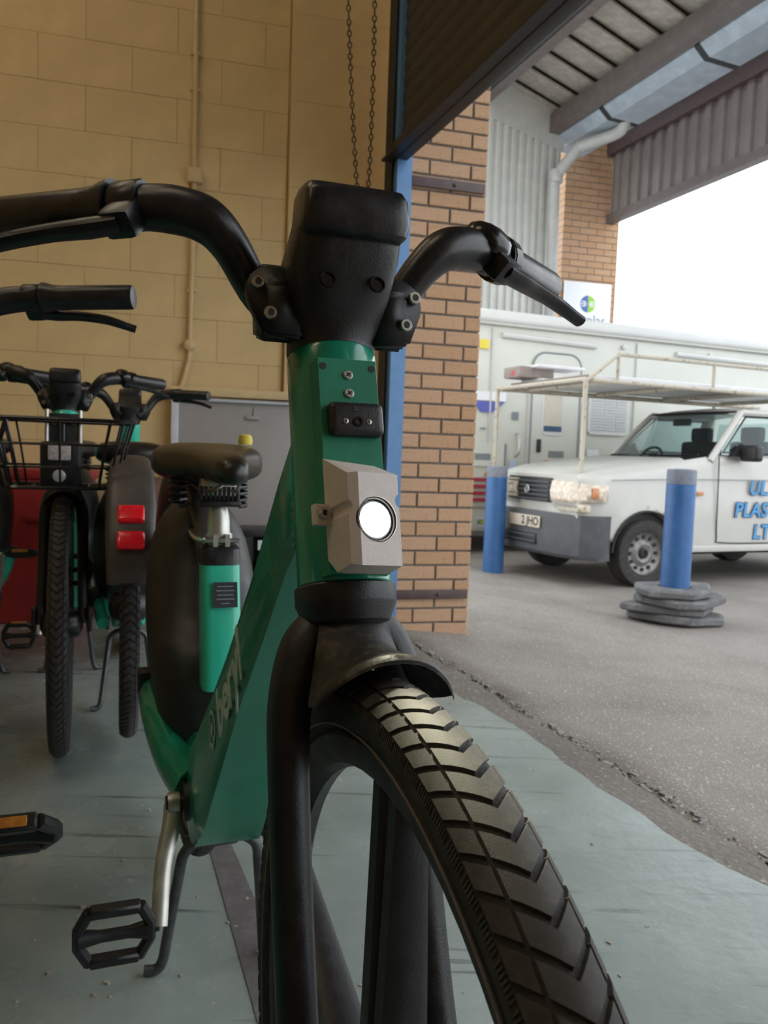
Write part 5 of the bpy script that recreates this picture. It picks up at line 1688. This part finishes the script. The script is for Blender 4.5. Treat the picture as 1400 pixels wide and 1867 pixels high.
# local x forward (image left), y towards the viewer (plane y=0 is the near side), z up
cpx('body', MB().rbox((-2.0, -0.96, 1.54), (7.2, 1.90, 2.06), 0.05, 3), M['camper'])
cpx('skirt', MB().rbox((-2.0, -0.96, 0.42), (7.0, 1.84, 0.34), 0.03), M['camper2'])
cpx('roof', MB().rbox((-2.0, -0.95, 2.63), (7.4, 2.04, 0.14), 0.05, 3), M['camper_roof'])
cpx('roof_gutter', MB().rbox((-2.0, 0.02, 2.555), (7.3, 0.05, 0.035), 0.01), M['camper2'])
for x in (1.0, -3.7):
    for y in (-0.16, -1.75):
        w = cpx('wheel', MB().lathe([(0.20, -0.10), (0.32, -0.10), (0.34, -0.07), (0.34, 0.07), (0.32, 0.10), (0.20, 0.10)], (x, y, 0.34), (0, 1, 0), 28, cap=False, closed=True), M['rubber'])
        obj('wheel_disc', MB().lathe([(0.20, 0.06), (0.10, 0.03), (0.02, 0.05)], (x, y, 0.34), (0, 1, 0), 20, cap=False).mesh('wheel_disc', M['wheel_steel']), w)
def ctube(name, pts, r, m):
    return cpx(name, MB().tube([V((x, 0.012, z)) for x, z in pts], r, 8), m)
ctube('awning_rail', [(-0.20, 2.44), (-1.46, 2.415)], 0.032, M['camper_roof'])
ctube('awning_rail', [(-2.65, 2.42), (-5.2, 2.39)], 0.032, M['camper_roof'])
for x in (-1.86, -3.18):
    cpx('fixing', MB().lathe([(0.03, 0), (0.03, 0.03), (0.012, 0.04)], (x, 0.0, 2.44), (0, 1, 0), 10), M['camper_roof'])
# panel edges and pillars between panels
for x, z0, z1, w_ in ((-0.09, 0.60, 2.5, 0.02), (-0.60, 0.60, 1.95, 0.05), (-1.33, 1.0, 1.75, 0.02), (-2.06, 0.6, 2.5, 0.012)):
    cpx('panel_seam', MB().box((x, 0.004, (z0 + z1) / 2), (w_, 0.014, z1 - z0)), M['camper2'])
# door: rounded top frame, window, lower panel, lock
def rr_ring(x0, x1, z0, z1, r, n=6, y=0.0):
    pts = []
    for cx, cz, a0 in ((x1 - r, z1 - r, 0), (x0 + r, z1 - r, 90), (x0 + r, z0 + r, 180), (x1 - r, z0 + r, 270)):
        for k in range(n):
            a = math.radians(a0 + 90 * k / (n - 1))
            pts.append(V((cx + r * math.cos(a), y, cz + r * math.sin(a))))
    return pts
cpx('door', MB().prism(rr_ring(-1.27, -0.62, 0.62, 2.29, 0.16, y=0.0), (0, 0.012, 0)), M['camper'], smooth=False)
cpx('door_frame', MB().tube(rr_ring(-1.27, -0.62, 0.62, 2.29, 0.16, y=0.010), 0.011, 6, closed=True), M['sticker_grey'])
cpx('door_ledge', MB().rbox((-0.92, 0.03, 1.985), (0.23, 0.05, 0.05), 0.015), M['camper_roof'])
dw = cpx('door_window', MB().prism(rr_ring(-1.065, -0.755, 1.36, 1.90, 0.07, y=0.010), (0, 0.010, 0)), M['camper_roof'], smooth=False)
obj('curtain', MB().box((-0.91, 0.022, 1.655), (0.24, 0.006, 0.44)).mesh('curtain', M['curtain']), dw)
obj('pane', MB().box((-0.91, 0.023, 1.435), (0.24, 0.006, 0.06)).mesh('pane', M['win_blue']), dw)
cpx('door_lock', MB().rbox((-0.735, 0.022, 1.235), (0.05, 0.03, 0.15), 0.01), M['grille'])
cpx('grab_handle', MB().tube(smooth_path([V((-0.44, 0.005, 1.36)), V((-0.45, 0.06, 1.33)), V((-0.45, 0.06, 1.15)), V((-0.44, 0.005, 1.10))], 4), 0.014, 8), M['alloy'])
# louvred window
lw = cpx('louvre_window', MB().prism(rr_ring(-1.98, -1.40, 1.395, 1.98, 0.06, y=0.0), (0, 0.018, 0)), M['camper_roof'], smooth=False)
for c in range(3):
    for k in range(14):
        obj('louvre_slat', MB().box((-1.515 - c * 0.175, 0.022, 1.455 + k * 0.034), (0.155, 0.008, 0.020)).mesh('louvre_slat', M['blind'], smooth=False), lw)
cpx('locker_door', MB().prism(rr_ring(-0.30, 0.30, 0.985, 1.245, 0.02, y=0.0), (0, 0.012, 0)), M['camper'], smooth=False)
cpx('locker_edge', MB().box((-0.305, 0.008, 1.115), (0.025, 0.012, 0.25)), M['sticker_grey'])
cpx('orange_stripe', MB().box((-0.66, 0.008, 0.895), (1.20, 0.010, 0.04)), M['orange_stripe'])
cpx('amber_stripe', MB().box((-0.55, 0.010, 0.845), (0.35, 0.012, 0.055)), M['amber_stripe'])
for k in range(4):
    cpx('red_stripe', MB().box((0.10, 0.010, 0.835 - k * 0.075), (0.85, 0.012, 0.038)), M['red_stripe'])
# stickers, all flat print
for x, z, w_, h, m in ((0.02, 2.32, 0.12, 0.10, 'sticker_yellow'), (-0.42, 1.56, 0.085, 0.085, 'sticker_grey'), (-0.01, 1.40, 0.07, 0.02, 'sticker_grey'), (-0.42, 0.985, 0.10, 0.14, 'sticker_pale'), (-0.98, 1.145, 0.21, 0.075, 'sticker_grey'),
                       (-0.94, 1.04, 0.24, 0.06, 'sticker_red'), (-1.50, 1.165, 0.17, 0.10, 'sign'), (-1.44, 0.95, 0.16, 0.07, 'sticker_red'), (-1.90, 1.19, 0.09, 0.11, 'sticker_grey'), (-0.955, 0.865, 0.14, 0.03, 'sticker_pale'), (-0.02, 1.09, 0.20, 0.07, 'sticker_grey'), (-0.02, 0.34, 0.08, 0.10, 'sticker_pale'), (-0.02, 0.15, 0.10, 0.06, 'sticker_lime')):
    cpx('sticker', MB().rbox((x, 0.014 if -1.3 < x < -0.6 or abs(x) < 0.3 else 0.004, max(z, 0.36)), (w_, 0.006, h), 0.002, 1), M[m], smooth=False)
cpx('sticker', MB().prism([V((0.14, 0.002, 1.70)), V((-0.27, 0.002, 1.70)), V((-0.12, 0.002, 1.58)), V((0.02, 0.002, 1.58))], (0, 0.006, 0)), M['sticker_blue'], smooth=False)
cpx('sticker', MB().box((-0.06, 0.004, 1.76), (0.46, 0.006, 0.10)), M['sign'], smooth=False)
